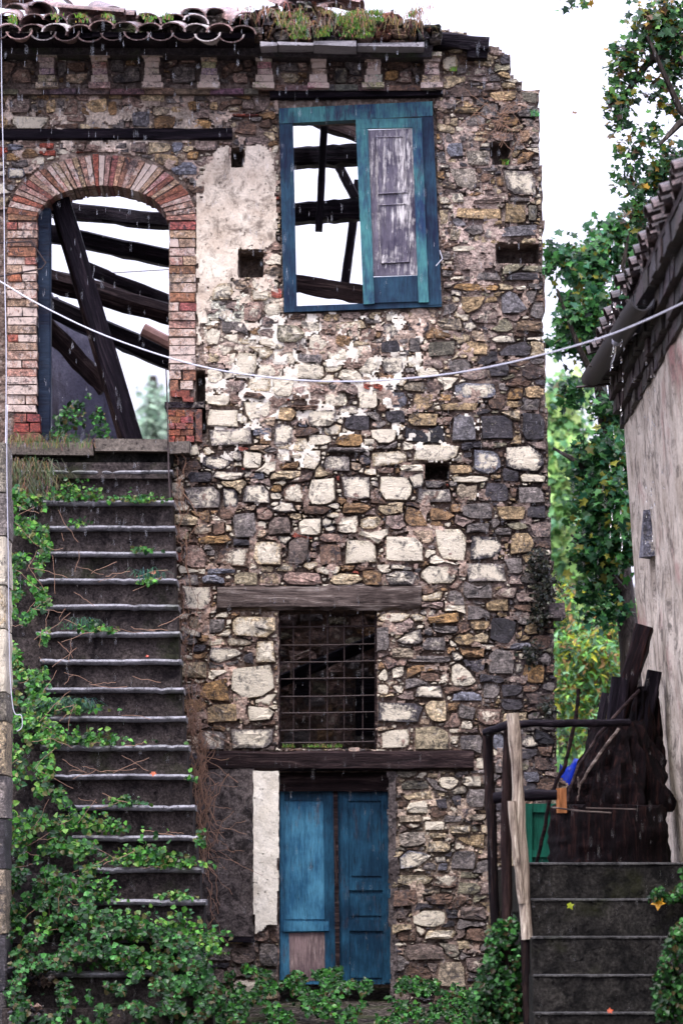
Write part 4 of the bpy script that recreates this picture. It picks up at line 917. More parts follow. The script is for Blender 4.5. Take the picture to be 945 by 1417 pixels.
# ------------------------------------------------------------------ railing
rail = thing('wooden_railing', 'rough railing of round poles beside the mossy steps', 'railing', W(700,1300,-6.2))
def pole(name, pts, r, mat, parent, n=8, jit=.003):
    P = [W(*p) for p in pts]; Q = []; rs_ = []
    for i in range(len(P)-1):
        for t in (0,.25,.5,.75):
            q = P[i].lerp(P[i+1], t)+Vector((rnd.uniform(-jit,jit), rnd.uniform(-jit,jit), rnd.uniform(-jit,jit))); Q.append(q); rs_.append(r*rnd.uniform(.88,1.1))
    Q.append(P[-1]); rs_.append(r*.95); m_ = MB(); m_.tube(Q, rs_, n)
    return m_.build(name, mat, parent, smooth=45)
M_pv = woodmat('peeled_pole_upright', (.06,.04,.035), (.38,.31,.25), (.68,.61,.50), lt=.60, axis=2)
M_dv = woodmat('dark_pole_upright', (.002,.001,.002), (.008,.005,.006), (.045,.025,.020), lt=.72, axis=2)
a = pole('post', [(709,987,-6.35),(714,1060,-6.35),(721,1180,-6.35),(729,1300,-6.35)], .034, M_pv, rail)
pole('post', [(728,1296,-6.33),(733,1430,-6.33)], .036, M_dv, rail)
pole('brace', [(707,1108,-6.39),(712,1165,-6.40),(722,1250,-6.37)], .021, M_pv, rail)
pole('post', [(674,1012,-6.0),(680,1150,-6.0),(686,1310,-6.0),(688,1440,-6.0)], .030, M_dv, rail)
pole('post', [(704,1005,-6.1),(700,1130,-6.1),(702,1300,-6.1),(705,1440,-6.1)], .030, woodmat('brown_pole_upright', (.005,.003,.003), (.018,.010,.010), (.06,.036,.031), lt=.7, axis=2), rail)
pole('rail', [(670,1014,-6.05),(703,1002,-6.2),(760,1001,-6.2),(820,1001,-6.1),(870,1000,-6.0)], .022, M_dwood, rail)
pole('rail', [(683,1104,-6.06),(720,1101,-6.1),(770,1100,-6.1)], .031, M_dwood, rail)
o = pole('twisted_stick', [(800,953,-5.9),(799,975,-5.9),(794,1005,-5.9),(786,1040,-5.9),(781,1062,-5.9),(770,1080,-5.9),(760,1110,-5.9),(752,1150,-5.9),(742,1195,-5.9)], .011, M_red, None, 6); tag(o, 'crooked thin branch standing upright behind the railing', 'branch')
o = pole('sloping_stick', [(884,955,-5.2),(850,990,-5.25),(825,1020,-5.3),(800,1060,-5.35),(787,1095,-5.4),(784,1116,-5.4)], .009, M_bwood, None, 6); tag(o, 'long curved thin branch leaning on the woodpile', 'branch')
o = pole('sloping_stick', [(856,1008,-5.3),(835,1035,-5.35),(815,1065,-5.4),(800,1090,-5.4)], .010, M_lintel, None, 6); tag(o, 'short straight grey stick leaning on the woodpile', 'stick')
o = pole('sloping_stick', [(799,1075,-5.45),(801,1090,-5.45),(799,1108,-5.45)], .006, M_lintel, None, 5); tag(o, 'tiny bent twig hanging before the woodpile', 'twig')

# ------------------------------------------------------------------ woodpile
def gnarl(name, cxp, cyp, wpx, hpx, y, depth, mat, seed, label, cat, prof=None, amp=.3):
    b_ = W(cxp, cyp+hpx/2, y); t_ = W(cxp, cyp-hpx/2, y); k = (CAMD+y)/FPX; NR, NA = 26, 44; V = []; F = []
    for j in range(NR+1):
        v = j/NR; z = b_.z+(t_.z-b_.z)*v; wv = prof(v) if prof else 1
        for i in range(NA):
            a = 2*math.pi*i/NA
            r = wv*(1+amp*(float(vn(a*5+seed, v*2.2, 1.0, 30+seed))-.5)+amp*.5*(float(vn(a*14+seed, v*2.5, 1.0, 31+seed))-.5)+amp*.4*(float(vn(a*9, v*11, 1.0, 32+seed))-.5))
            V.append((b_.x+math.cos(a)*wpx*k/2*r, y+depth/2+math.sin(a)*depth/2*r, z+(.02*rnd.uniform(-1,1) if j == NR else 0)))
    for j in range(NR):
        for i in range(NA): i2 = (i+1) % NA; F.append((j*NA+i, j*NA+i2, (j+1)*NA+i2, (j+1)*NA+i))
    F.append(tuple(range(NA))[::-1]); F.append(tuple(NR*NA+i for i in range(NA)))
    o_ = mkmesh(name, V, F, (.1,.1,.1,0), mat, None, smooth=28); return tag(o_, label, cat)
M_stump = woodmat('stump_bark', (.001,.0005,.001), (.0045,.002,.003), (.032,.013,.011), lt=.68, axis=2, bs=1.0)
gnarl('cut_log_section', 846, 1155, 168, 82, -5.6, .62, M_stump, 1, 'wide dark sawn stump at the bottom of the woodpile', 'stump', lambda v: 1-.04*v, amp=.12)
gnarl('gnarled_stump', 858, 1060, 120, 125, -5.35, .45, M_stump, 3, 'rotten gnarled reddish stump resting on top of the sawn one', 'stump', lambda v: 1.05-.5*v**1.6, amp=.55)
gnarl('gnarled_stump', 893, 1005, 50, 105, -5.0, .3, M_stump, 5, 'upright rotten trunk piece leaning against the plastered wall', 'stump', lambda v: 1.1-.4*v, amp=.5)
o = beam('old_plank', W(893,868,-5.0), W(838,1045,-5.05), 24*.0042, .12, M_red, None, jag=.14, nseg=12, roll=.2); tag(o, 'tall reddish plank with rounded top rising above the woodpile', 'plank')
o = beam('old_plank', W(858,938,-5.1), W(842,1060,-5.1), 24*.0042, .12, M_dwood, None, jag=.04, roll=.0); tag(o, 'square-topped black plank left of the tallest plank', 'plank')
o = beam('old_plank', W(905,930,-4.9), W(882,1045,-4.95), 20*.0042, .10, M_dwood, None, jag=.08); tag(o, 'short black plank right of the tallest plank touching the wall', 'plank')
o = beam('old_plank', W(838,960,-4.9), W(815,1080,-5.0), 12*.0042, .04, M_dwood, None, jag=.08); tag(o, 'narrow black slat leftmost among the leaning planks', 'plank')
mb = MB(); mb.quadbox([(769,1091),(783,1090),(784,1125),(770,1125)], -5.5, -5.46); tag(mb.build('split_board', M_orange), 'small orange split board at the left end of the woodpile', 'board')
mb = MB(); mb.tube([W(762,1117,-5.75),W(800,1122,-5.8),(W(845,1125,-5.8))],.005,5); mb.tube([W(810,1118,-5.8),W(880,1120,-5.8)],.004,5); tag(mb.build('twigs', M_lintel), 'thin bare twigs lying on the rim of the wide sawn stump', 'twigs')
gb_ = thing('green_panel', 'old green painted wooden panel standing behind the railing', 'panel', W(748,1195,-4.8))
m = MB(); m.pbox(727,1112,790,1196,-4.8,-4.76); b0 = m.build('panel_board', M_green, gb_)
for q in ((727,1112,736,1196),(764,1112,773,1196)): m = MB(); m.pbox(*q, -4.825,-4.79); m.build('stile', M_green, gb_)
for q in ((736.3,1112,763.7,1124),(736.3,1176,763.7,1186)): m = MB(); m.pbox(*q, -4.82,-4.79); m.build('rail', M_green, gb_)

# ------------------------------------------------------------------ leaves
def leafcloud(name, P, size, cols, mat, parent=None, kind='stuff', shape='ivy', up=.5, face=(0,-1,.6), washcol=0):
    """P (n,3) positions; one leaf each."""
    P = np.asarray(P); n = len(P)
    if n == 0: return None
    if shape == 'ivy':
        T = np.array([(0,0,0),(-.5,.35,.12),(0,.45,-.02),(.5,.35,.12),(-.28,.85,.05),(.28,.85,.05),(0,1.1,-.1)]); TF_ = np.array([(0,2,1),(0,3,2),(1,2,4),(2,3,5),(2,6,4),(2,5,6)])
    elif shape == 'plane':
        T = np.array([(0,.45,0),(0,0,0),(-.35,.05,.05),(-.30,.32,.04),(-.62,.55,.1),(-.25,.62,.03),(0,1.05,-.08),(.25,.62,.03),(.62,.55,.1),(.30,.32,.04),(.35,.05,.05)])
        TF_ = np.array([(0,i+1,i) for i in range(1,10)]+[(0,1,10)])
    elif shape == 'long':
        T = np.array([(0,0,0),(-.2,.45,.06),(0,.5,0),(.2,.45,.06),(0,1.2,-.1)]); TF_ = np.array([(0,2,1),(0,3,2),(1,2,4),(2,3,4)])
    f = np.array(face, float); f /= np.linalg.norm(f)
    nrm = f[None]+RNG.normal(0, up, (n, 3)); nrm /= np.linalg.norm(nrm, axis=1, keepdims=True)
    d = RNG.normal(0, 1, (n, 3)); d[:, 2] -= .6; d -= (d*nrm).sum(1, keepdims=True)*nrm; d /= np.linalg.norm(d, axis=1, keepdims=True)
    s_ = np.cross(d, nrm); sz = size*RNG.uniform(.45, 1.5, n)
    V = P[:, None]+(T[None, :, 0, None]*s_[:, None]+T[None, :, 1, None]*d[:, None]+T[None, :, 2, None]*nrm[:, None])*sz[:, None, None]
    Fx = (TF_[None]+(np.arange(n)*len(T))[:, None, None]).reshape(-1, 3)
    cs = np.array(cols)[RNG.integers(0, len(cols), n)]*RNG.uniform(.3, 1.8, (n, 1)); cs = cs*1.0; cc = np.concatenate([cs, np.ones((n, 1))], 1)
    return mkmesh(name, V.reshape(-1, 3), [Fx], np.repeat(cc, len(T), axis=0), mat, parent, kind=kind)
GREEN = [(.03,.12,.02),(.05,.17,.025),(.02,.075,.025),(.08,.24,.035),(.025,.09,.015),(.12,.24,.04),(.015,.05,.015),(.10,.10,.03)]
DGREEN = [(.014,.05,.014),(.022,.08,.018),(.010,.035,.012),(.03,.11,.02),(.05,.17,.04),(.012,.04,.012),(.06,.05,.02)]
MIX = [(.03,.09,.03),(.05,.13,.035),(.02,.06,.03),(.08,.17,.04),(.025,.07,.03),(.02,.05,.03),(.16,.16,.02),(.03,.08,.03),(.08,.05,.03),(.03,.09,.03),(.02,.07,.02),(.05,.13,.03),(.20,.12,.02)]
def stairdepth(py): return np.interp(py, tops, [sd(i) for i in range(len(tops))])
def zone(n, poly, thr=.5, seed=0, spread=.10, fsc=16, left=False):
    xs_ = [p[0] for p in poly]; ys_ = [p[1] for p in poly]; out_ = []; hs_ = fsc
    x = RNG.uniform(min(xs_), max(xs_), n); y = RNG.uniform(min(ys_), max(ys_), n)
    ok = inpoly(x, y, poly) & (fbm(x, y, fsc, 200+seed)+.35*(fbm(x, y, 60, 230+seed)-.5) > thr); return x[ok], y[ok]
def ptsfrom(x, y, depth, spread):
    d = depth-np.abs(RNG.normal(0, spread, len(x))); k = (CAMD+d)/FPX
    return np.stack([(x-472.5)*k, d, CZ+(HOR-y)*k], -1)
# ivy and weeds along the left of the steps
x, y = zone(21000, [(12,668),(60,690),(70,760),(52,800),(76,840),(60,905),(90,950),(70,985),(85,1010),(74,1060),(96,1110),(115,1130),(140,1180),(130,1210),(135,1250),(110,1290),(12,1290)], .555, 1)
leafcloud('creeping_ivy', ptsfrom(x, y, stairdepth(y)+.05, .10), .031, GREEN, M_leaf); tag(bpy.data.objects['creeping_ivy'], 'thick green ivy creeping down the left side of the stone steps', 'ivy')
x, y = zone(38000, [(12,1200),(110,1215),(140,1262),(200,1275),(262,1300),(290,1330),(300,1365),(330,1417),(330,1440),(12,1440)], .51, 2)
ok_ = ~((np.abs(y-1300) < 7) & (x > 148) & (x < 215)) & ~((np.abs(y-1349) < 9) & (x > 66) & (x < 170)); x = x[ok_]; y = y[ok_]
leafcloud('ground_ivy', ptsfrom(x, y, stairdepth(y)-.02, .14), .028, DGREEN, M_leaf); tag(bpy.data.objects['ground_ivy'], 'dense dark ground ivy smothering the lowest stone steps', 'ivy')
def tuft(name, label, cx_, cy_, w, h, n, depth, size=.035, cols=GREEN, shape='ivy'):
    n = int(n*1.5); t = RNG.uniform(0, 1, n); x_ = cx_+RNG.normal(0, w/2.4, n); y_ = cy_-np.abs(RNG.normal(0, h/2, n))*np.exp(-((x_-cx_)/w)**2)
    o_ = leafcloud(name, ptsfrom(x_, y_, depth, .04), size, cols, M_leaf, shape=shape, kind='stuff'); return tag(o_, label, 'weed', 'weeds growing on the stone steps')
for (cx_, cy_, w, h, n, lb) in [(105,691,52,22,190,'bright clover-like weed clump on the second step from the top'),(195,693,50,10,80,'low sprawling weeds at the right of the second step from the top'),
    (195,762,22,4,30,'tiny weed at the foot of the riser under the third tread'),(110,725,18,5,26,'tiny weed left on the third step'),(205,806,20,5,26,'small grassy weed beside dead leaf on upper steps'),
    (125,872,40,9,60,'low weeds in the middle of the seventh step'),(150,873,14,7,22,'little upright weed on the seventh step'),(110,1028,90,18,190,'weed cluster left on the eleventh step'),(170,1112,30,12,60,'rounded weed tuft on the thirteenth step'),
    (110,1147,75,22,230,'broad leafy weeds left on the fourteenth step'),(155,1150,24,14,60,'weed tuft at mid of the fourteenth step'),(205,1196,70,26,300,'long leafy weed patch on the fifteenth step'),(262,1196,14,8,40,'bright weed at the right end of the fifteenth step'),
    (142,1245,26,28,110,'upright leafy weed at the left of the sixteenth step'),(245,1242,30,9,50,'small weeds right on the sixteenth step'),(90,985,60,22,120,'weed patch left on the tenth step'),(225,1300,90,34,420,'heavy leafy mound on the seventeenth step'),(150,1285,60,26,220,'leafy mound left on the seventeenth step'),
    (200,1340,80,24,300,'leafy mound on the eighteenth step'),(285,1320,30,26,160,'leafy weed where the steps meet the roughcast'),(262,1080,8,7,14,'tiny weed at the stair edge near the thirteenth step'),(278,1170,9,16,40,'yellow green weed on the stair edge beside the roughcast')]:
    tuft('step_weed', lb, cx_, cy_, w, h, n, float(stairdepth(cy_))+.02, size=.024 if w < 60 else .028)
# ground cover in front of the door
x, y = zone(34000, [(290,1360),(340,1335),(385,1348),(470,1340),(500,1358),(560,1352),(640,1362),(670,1350),(720,1380),(720,1450),(300,1450)], .50, 5)
leafcloud('ground_cover', ptsfrom(x, y, np.interp(y, [1320,1450], [-.3,-3.2]), .12), .026, DGREEN+GREEN[:2], M_leaf); tag(bpy.data.objects['ground_cover'], 'low dark green plants covering the ground before the blue door', 'ground cover')
x, y = zone(9000, [(676,1320),(676,1290),(690,1272),(712,1268),(722,1290),(716,1350),(722,1430),(650,1430),(655,1370)], .45, 6)
leafcloud('leafy_bush', ptsfrom(x, y, -6.0, .12), .026, DGREEN, M_leaf, kind=None); tag(bpy.data.objects['leafy_bush'], 'small leafy bush growing round the foot of the railing posts', 'bush')
x, y = zone(11000, [(926,1300),(950,1262),(960,1430),(915,1430),(905,1370)], .46, 7)
leafcloud('leafy_bush', ptsfrom(x, y, -7.4, .08), .026, DGREEN, M_leaf, kind=None); tag(bpy.data.objects['leafy_bush.001'], 'dark leafy bush at the lower right edge beside the mossy steps', 'bush')
x, y = zone(4500, [(900,1243),(915,1225),(935,1205),(955,1200),(955,1245)], .40, 8)
leafcloud('leafy_bush', ptsfrom(x, y, -6.35, .06), .026, DGREEN, M_leaf, kind=None); tag(bpy.data.objects['leafy_bush.002'], 'leafy plant on the top mossy step against the plastered wall', 'bush')
x, y = zone(700, [(78,575),(100,555),(125,548),(150,580),(158,610),(70,610)], .40, 9)
leafcloud('doorway_shrub', ptsfrom(x, y, -.02, .06), .028, DGREEN, M_leaf, kind=None); tag(bpy.data.objects['doorway_shrub'], 'small thin shrub growing on the sill of the arched doorway', 'shrub')
# dark tufts on the right edge of the stone wall
for i, (a, b, w, n) in enumerate([(745,785,16,300),(755,815,20,420),(748,850,16,260),(742,772,12,160),(735,905,14,150),(758,980,12,150)]):
    x = a+RNG.normal(0, w*.45, n); y = b+RNG.normal(0, w*.6, n)
    o = leafcloud('wall_fern', ptsfrom(x, y, -.02, .07), .022, [(.010,.014,.010),(.02,.022,.012),(.025,.02,.015)], M_leaf, kind='stuff')
    tag(o, ['dark fern tuft on the right edge of the wall above the ledge stone','largest black fern tuft beside the jutting ledge stone','fern tuft just below the jutting ledge stone','small dark fern topmost on the right wall edge','small dark fern left of the ochre corner stone','lowest dark fern on the right edge of the stone wall'][i], 'fern', 'fern tufts on the wall edge')
m = MB(); m.pbox(752,834,782,856,-.10,.2,(.09,.07,.07,.2),.01); m.build('ledge_stone', M_stone, house)
# grass, dry vines, stalks
def blades(name, pts, n, L, spread, cols, label, cat, width=.0035, down=.5, kind='stuff', parent=None):
    V = []; F = []; Cc = []
    for i in range(n):
        p = Vector(pts[rnd.randrange(len(pts))])+Vector((rnd.uniform(-spread,spread), rnd.uniform(-spread*.5,spread*.5), rnd.uniform(-spread,spread)*.2))
        l = L*rnd.uniform(.4,1.2); a = rnd.uniform(0, 2*math.pi); le = rnd.uniform(.2, 1.0)*l; c = rnd.choice(cols); c = tuple(q*rnd.uniform(.6,1.4) for q in c)
        dx = math.cos(a); dy = math.sin(a)*.7-.2; b = len(V)
        for k, t in enumerate((0,.35,.7,1)):
            q = p+Vector((dx*le*t*t, dy*le*t*t, l*(t-down*t*t*t))); w = width*(1-t*.85)
            V += [(q.x-w, q.y, q.z), (q.x+w, q.y, q.z)]; Cc += [(*c, 1)]*2
        for k in range(3): F.append((b+2*k, b+2*k+1, b+2*k+3, b+2*k+2))
    o_ = mkmesh(name, V, F, Cc, M_leaf, parent, kind=kind); return tag(o_, label, cat)
GR = [(.10,.22,.03),(.16,.28,.04),(.06,.14,.03),(.28,.20,.10)]; DRY = [(.30,.19,.11),(.22,.13,.08),(.38,.27,.16)]
rp = []
while len(rp) < 420:
    x = rnd.uniform(362,586); y = rnd.uniform(18,54)
    if float(fbm(x, y, 22, 300)) > .53: rp.append(W(x, y, -.36+rnd.uniform(-.08,.1)))
blades('roof_grass', rp, 2400, .055, .03, GR+[(.05,.10,.02)], 'green grass and moss growing along the ruined roof edge above the window', 'grass', width=.003)
dp = []
for cx_, n_ in ((372,4),(398,8),(420,10),(452,6),(470,5),(505,5),(548,4),(572,9),(583,8),(345,4)): dp += [W(cx_+rnd.uniform(-9,9), rnd.uniform(12,40), -.42) for _ in range(n_)]
blades('dry_roof_grass', dp, 260, .15, .04, DRY+[(.14,.09,.06)], 'dry straw hanging over the ruined roof edge', 'dry grass', width=.0024, down=1.6)
blades('tile_moss', [W(rnd.choice([18,80,112,152,205,232])+rnd.uniform(-6,6), rnd.uniform(22,34), -.45) for _ in range(60)], 260, .05, .03, GR, 'green moss growing between the roof tiles', 'moss', width=.004)
blades('landing_grass', [W(rnd.uniform(12,70), rnd.uniform(650,720), -.35) for _ in range(60)], 700, .26, .06, [(.10,.11,.06),(.22,.16,.09),(.07,.10,.04)], 'long drooping wild grass at the left end of the landing', 'grass', width=.0028, down=1.1)
blades('landing_grass', [W(rnd.uniform(15,130), rnd.uniform(612,622), -.26) for _ in range(40)], 160, .14, .05, [(.10,.15,.05),(.25,.19,.10)], 'sparse grass blades along the left part of the landing slab', 'grass', width=.0022, down=.6)
for lb, a0, a1, b, n in (('dark green arching grass clump left on the tenth step',60,125,982,170),('thin grass clump on the seventh step beside the ivy',100,130,870,40),('arching grass at the right of the fifth step',190,225,800,40)):
    blades('grass_clump', [W(rnd.uniform(a0,a1), b, float(stairdepth(b))-.02) for _ in range(14)], n, .16, .05, [(.03,.09,.06),(.05,.13,.08)], lb, 'grass', width=.003, down=.9, kind=None)
blades('sill_grass', [W(rnd.uniform(390,470), 1034, .03) for _ in range(30)], 160, .045, .02, GR, 'short grass growing on the sill of the grilled window', 'grass', width=.002)
blades('wall_weed', [W(627,98,-.06)], 40, .05, .02, GR, 'small green weed high on the wall right of the cornice', 'weed', kind=None)
blades('wall_weed', [W(699,228,-.02)], 40, .06, .02, GR, 'small green weed in the upper right putlog hole', 'weed', kind=None)
blades('wall_weed', [W(740,160,-.05)], 40, .07, .03, [(.1,.3,.12)], 'green weed at the right wall edge below the top corner stone', 'weed', kind=None)
mb = MB()
def walk(mb_, x, y, dpt, n, L, dirx, diry, wob, r, col):
    pts = []
    for i in range(n):
        pts.append(W(x, y, dpt)); x += dirx*L+rnd.uniform(-wob, wob); y += diry*L+rnd.uniform(-wob, wob)
    mb_.tube(pts, r, 4, col)
for i in range(150):
    y = rnd.uniform(640, 1290) if rnd.random() < .5 else rnd.uniform(940, 1180); x = float(stair_edge(y))+rnd.uniform(2, 16)
    walk(mb, x, y, -.09-max(0, (y-700)/600*.2)+rnd.uniform(-.08,0), 7, rnd.uniform(4,11), rnd.uniform(-.4,.5), rnd.choice([-1,1]), 5, rnd.uniform(.0014,.003), (.2,.1,.07,0))
for i in range(70):
    y = rnd.uniform(980, 1200); x = float(stair_edge(y))+rnd.uniform(2, 30)
    walk(mb, x, y, -.12+rnd.uniform(-.08,0), 8, rnd.uniform(5,11), rnd.uniform(-1,1), rnd.uniform(-.4,1), 3, rnd.uniform(.0012,.0022), (.2,.1,.07,0))
tag(mb.build('dry_vine', M_stalk, kind='stuff'), 'tangle of dry brown vine stems on the wall along the right of the steps', 'vine')
mb = MB()
for i in range(34):
    j = rnd.choice([8,9,10,11,12,4,6,13,14]); y = tops[j]-rnd.uniform(1, 8); x = rnd.uniform(120, 235)
    walk(mb, x, y, sd(j)-.03, 7, rnd.uniform(5,10), rnd.choice([-1,1])*rnd.uniform(.5,1), rnd.uniform(-.45,.3), 2, rnd.uniform(.0012,.0022), (.2,.1,.07,0))
for i in range(60):
    y = rnd.uniform(690, 1300); x = rnd.uniform(15, 110); walk(mb, x, y, float(stairdepth(y))-.15, 7, rnd.uniform(5,10), rnd.uniform(-1,1), rnd.uniform(-1,.6), 2, .0016, (.2,.1,.07,0))
tag(mb.build('dry_stems', M_stalk, kind='stuff'), 'dry plant stems strewn over the stone steps', 'dry stems')
mb = MB()
for i in range(60):
    x = rnd.uniform(660, 720); y = rnd.uniform(135, 185); walk(mb, x, y, -.05, 7, rnd.uniform(3,8), rnd.uniform(-1,1), rnd.uniform(-.6,1), 2, .0016, (.2,.1,.07,0))
tag(mb.build('dry_vine', M_stalk, kind='stuff'), 'thin bare creeper stems on the wall top right of the window', 'vine')
for (x0_, x1_, yy_, lb) in [(12,75,1342,'dark rubble heap half buried at the left end of the lowest steps'),(14,60,1395,'second rubble heap lowest at the left corner of the steps')]:
    mb = MB()
    for i in range(60):
        x = rnd.uniform(x0_, x1_); y = yy_+rnd.uniform(-4, 22); dq = float(stairdepth(yy_))-.03-rnd.uniform(0,.1); p = W(x, y, dq); r = rnd.uniform(.01,.035)
        vs = [(p.x+math.cos(a)*r*rnd.uniform(.6,1.2), p.y+math.sin(a)*r, p.z+rnd.uniform(-.2,.2)*r) for a in (0,1.2,2.5,3.8,5.1)]+[(p.x, p.y, p.z+r*rnd.uniform(.5,.9)), (p.x, p.y, p.z-r)]
        mb.add(vs, [(k, (k+1)%5, 5) for k in range(5)]+[((k+1)%5, k, 6) for k in range(5)], colour(rnd.choice(['b','d','g','k','pb'])))
    tag(mb.build('rubble_heap', M_stone, kind='stuff'), lb, 'rubble')
# fallen leaves
for (px, py, d, c, lb, s_) in [(216,792,sd(4),(.30,.10,.06),'pale reddish dead leaf on the fifth step',.05),(213,1068,sd(11),(.24,.06,.025),'orange brown dead leaf on the twelfth step',.035),(206,908,sd(7),(.35,.05,.03),'small red dead leaf on the eighth step',.03),
    (786,1250,-6.33,(.35,.42,.03),'yellow green fallen leaf on the second mossy step',.035),(912,1243,-6.4,(.5,.25,.02),'orange yellow fallen leaf beside the plant on mossy steps',.06),(840,1400,-7.25,(.28,.05,.02),'red brown fallen leaf on the lowest mossy step',.05)]:
    o = leafcloud('fallen_leaf', [tuple(W(px, py, d-.03))]*1, s_, [c], M_leaf, kind=None, shape='plane', up=.15); tag(o, lb, 'fallen leaf')

# ------------------------------------------------------------------ trees
def tree(name, label, trunkpts, r0, limbs, blobs, n, size, cols, shape='plane', group=None, cat='tree', up=.6):
    root = thing(name, label, cat, trunkpts[0], group)
    m_ = MB(); m_.tube(trunkpts, [r0*(1-.6*i/(len(trunkpts)-1)) for i in range(len(trunkpts))], 8)
    for l in limbs: m_.tube(l, [r0*.35*(1-.75*i/(len(l)-1)) for i in range(len(l))], 5)
    m_.build('trunk', M_bark, root, smooth=60)
    P = []; tot = sum(b[3]*b[4] for b in blobs)
    for (cx_, cy_, d, rx, rz) in blobs:
        k = int(n*rx*rz/tot); c_ = W(cx_, cy_, d); s0 = (CAMD+d)/FPX
        # leaves hang on sprays inside the clump
        ns = max(3, k//14)
        v = RNG.normal(0, 1, (ns, 3)); v /= np.linalg.norm(v, axis=1, keepdims=True); v *= RNG.uniform(.15, 1, (ns, 1))**.5
        sp = v*np.array([rx*s0, max(rx, rz)*s0*.7, rz*s0])+np.array(c_)
        q = sp[RNG.integers(0, ns, k)]+RNG.normal(0, 1, (k, 3))*size*np.array([1.1,1.1,.8]); P.append(q)
    leafcloud('crown', np.concatenate(P), size, cols, M_leaf, root, kind='stuff', shape=shape, up=up, face=(0,-.6,.6))
    return root
A = W
tree('plane_tree', 'dark green plane tree between the stone house and the plastered house', [A(880,1120,1.5),A(872,900,1.5),A(850,700,1.8),A(820,450,2)], .10,
     [[A(865,820,1.6),A(830,780,1.3),A(790,740,1.4)],[A(850,700,1.8),A(800,640,1.5),A(765,620,1.6)],[A(840,560,2),A(800,480,1.6),A(770,400,1.7)],[A(830,480,2),A(860,380,2),A(870,320,2)]],
     [(815,360,2,30,34),(860,340,2.2,30,42),(778,360,1.8,16,24),(815,430,1.8,40,30),(775,470,1.8,14,16),(830,480,2,26,26),(850,640,1.5,26,48),(832,700,1.4,34,40),(835,760,1.4,34,40),(812,640,1.6,20,24),(860,720,1.3,22,60),(795,545,2,14,16),(850,560,1.8,18,20),(825,820,1.5,24,14),(842,850,1.4,14,14)],
     7400, .055, [(.02,.07,.02),(.035,.12,.03),(.015,.05,.02),(.05,.16,.04),(.08,.22,.06),(.03,.10,.05),(.04,.13,.03),(.06,.18,.05),(.03,.10,.03),(.03,.12,.06),(.02,.08,.03),(.18,.18,.03)])
tree('plane_tree', 'plane tree with yellowing leaves hanging in from the upper right', [A(1010,700,-1),A(1000,400,-1),A(985,150,-1),A(960,0,-1)], .12,
     [[A(990,200,-1),A(940,150,-1.2),A(895,50,-1.3)],[A(985,160,-1),A(940,170,-1.2),A(912,200,-1.2)],[A(980,90,-1),A(900,80,-1),A(865,130,-1),A(850,170,-1)]],
     [(905,40,-1,34,34),(938,80,-1,26,40),(925,12,-1,26,22),(862,110,-1,16,36),(872,75,-1,14,20),(858,160,-1,12,22),(910,125,-1,14,16),(935,150,-1,14,12),(872,205,-1,14,16),(905,190,-1,14,12),(938,215,-1,18,10),(910,265,-1,26,14),(890,290,-1,20,14),(905,235,-1,22,16),(872,250,-1,12,16),(930,240,-1,18,20),(885,300,-.8,28,16),(805,0,-1,14,5),(850,70,-1,5,8)],
     3000, .046, MIX)
tree('roadside_tree', 'pale tree with yellow green leaves behind the gap between houses', [A(860,1150,6),A(840,1000,6),A(815,850,6)], .12,
     [[A(840,1000,6),A(800,930,5.6),A(770,880,5.5)],[A(830,930,6),A(850,860,6),A(870,830,6)]],
     [(800,900,5.5,44,36),(840,940,5.6,40,40),(790,960,5.5,40,34),(830,880,6,40,40),(775,840,6,26,40),(800,1010,6,40,30),(850,1000,5,30,40)],
     4200, .065, [(.10,.26,.05),(.16,.32,.05),(.06,.18,.06),(.34,.34,.03),(.12,.24,.12),(.20,.12,.04)], shape='long')
tree('far_tree', 'light green tree farther back filling the gap beside the stone wall', [A(800,1200,14),A(790,900,14),A(785,700,14)], .15,
     [[A(790,900,14),A(770,800,14),A(760,700,14)]],
     [(775,590,14,34,36),(772,640,13,26,40),(768,720,13,22,50),(780,680,14,34,50),(800,780,14,50,50),(785,870,14,44,50),(810,960,14,70,60),(790,540,13,26,20),(820,1060,14,80,50),(850,880,15,50,60)],
     9000, .085, [(.20,.38,.12),(.30,.50,.15),(.14,.30,.16),(.40,.52,.18),(.10,.22,.08)], shape='plane', up=.9)
tree('far_tree', 'pale tree seen far off through the bottom right of the arched opening', [A(215,640,40),A(213,560,40),A(212,520,40)], .15, [],
     [(212,560,40,14,34),(225,585,40,24,26),(195,600,40,26,20)], 1100, .14, [(.30,.42,.30),(.36,.46,.36),(.25,.38,.28)], shape='long')
o = leafcloud('falling_leaf', [tuple(W(798,156,-2))], .05, [(.16,.09,.05)], M_leaf, kind=None, shape='plane', up=.2); tag(o, 'single brown leaf falling against the white sky', 'leaf')
o = blades('gutter_weed', [W(866+rnd.uniform(-8,8),413,-5.9) for _ in range(8)]+[W(857,426,-5.7)], 120, .03, .02, [(.12,.30,.14)], 'small pale green weed sprouting in the gutter', 'weed', width=.003, kind=None)
# blue tarpaulin and low wall beyond
V = []; F = []; 
for j in range(7):
    for i in range(9):
        p = W(774+i*5, 1056+j*7+6*math.sin(i*.9)-4*(i == 4), 1.0); V.append((p.x, 1.0+.05*math.sin(i*1.3+j), p.z))
for j in range(6):
    for i in range(8): a = j*9+i; F.append((a, a+1, a+10, a+9))
o = mkmesh('blue_tarpaulin', V, F, (.1,.1,.1,0), M_tarp, None, smooth=180); so_ = o.modifiers.new('thick', 'SOLIDIFY'); so_.thickness = .006
tag(o, 'crumpled bright blue tarpaulin beyond the railing', 'tarpaulin')

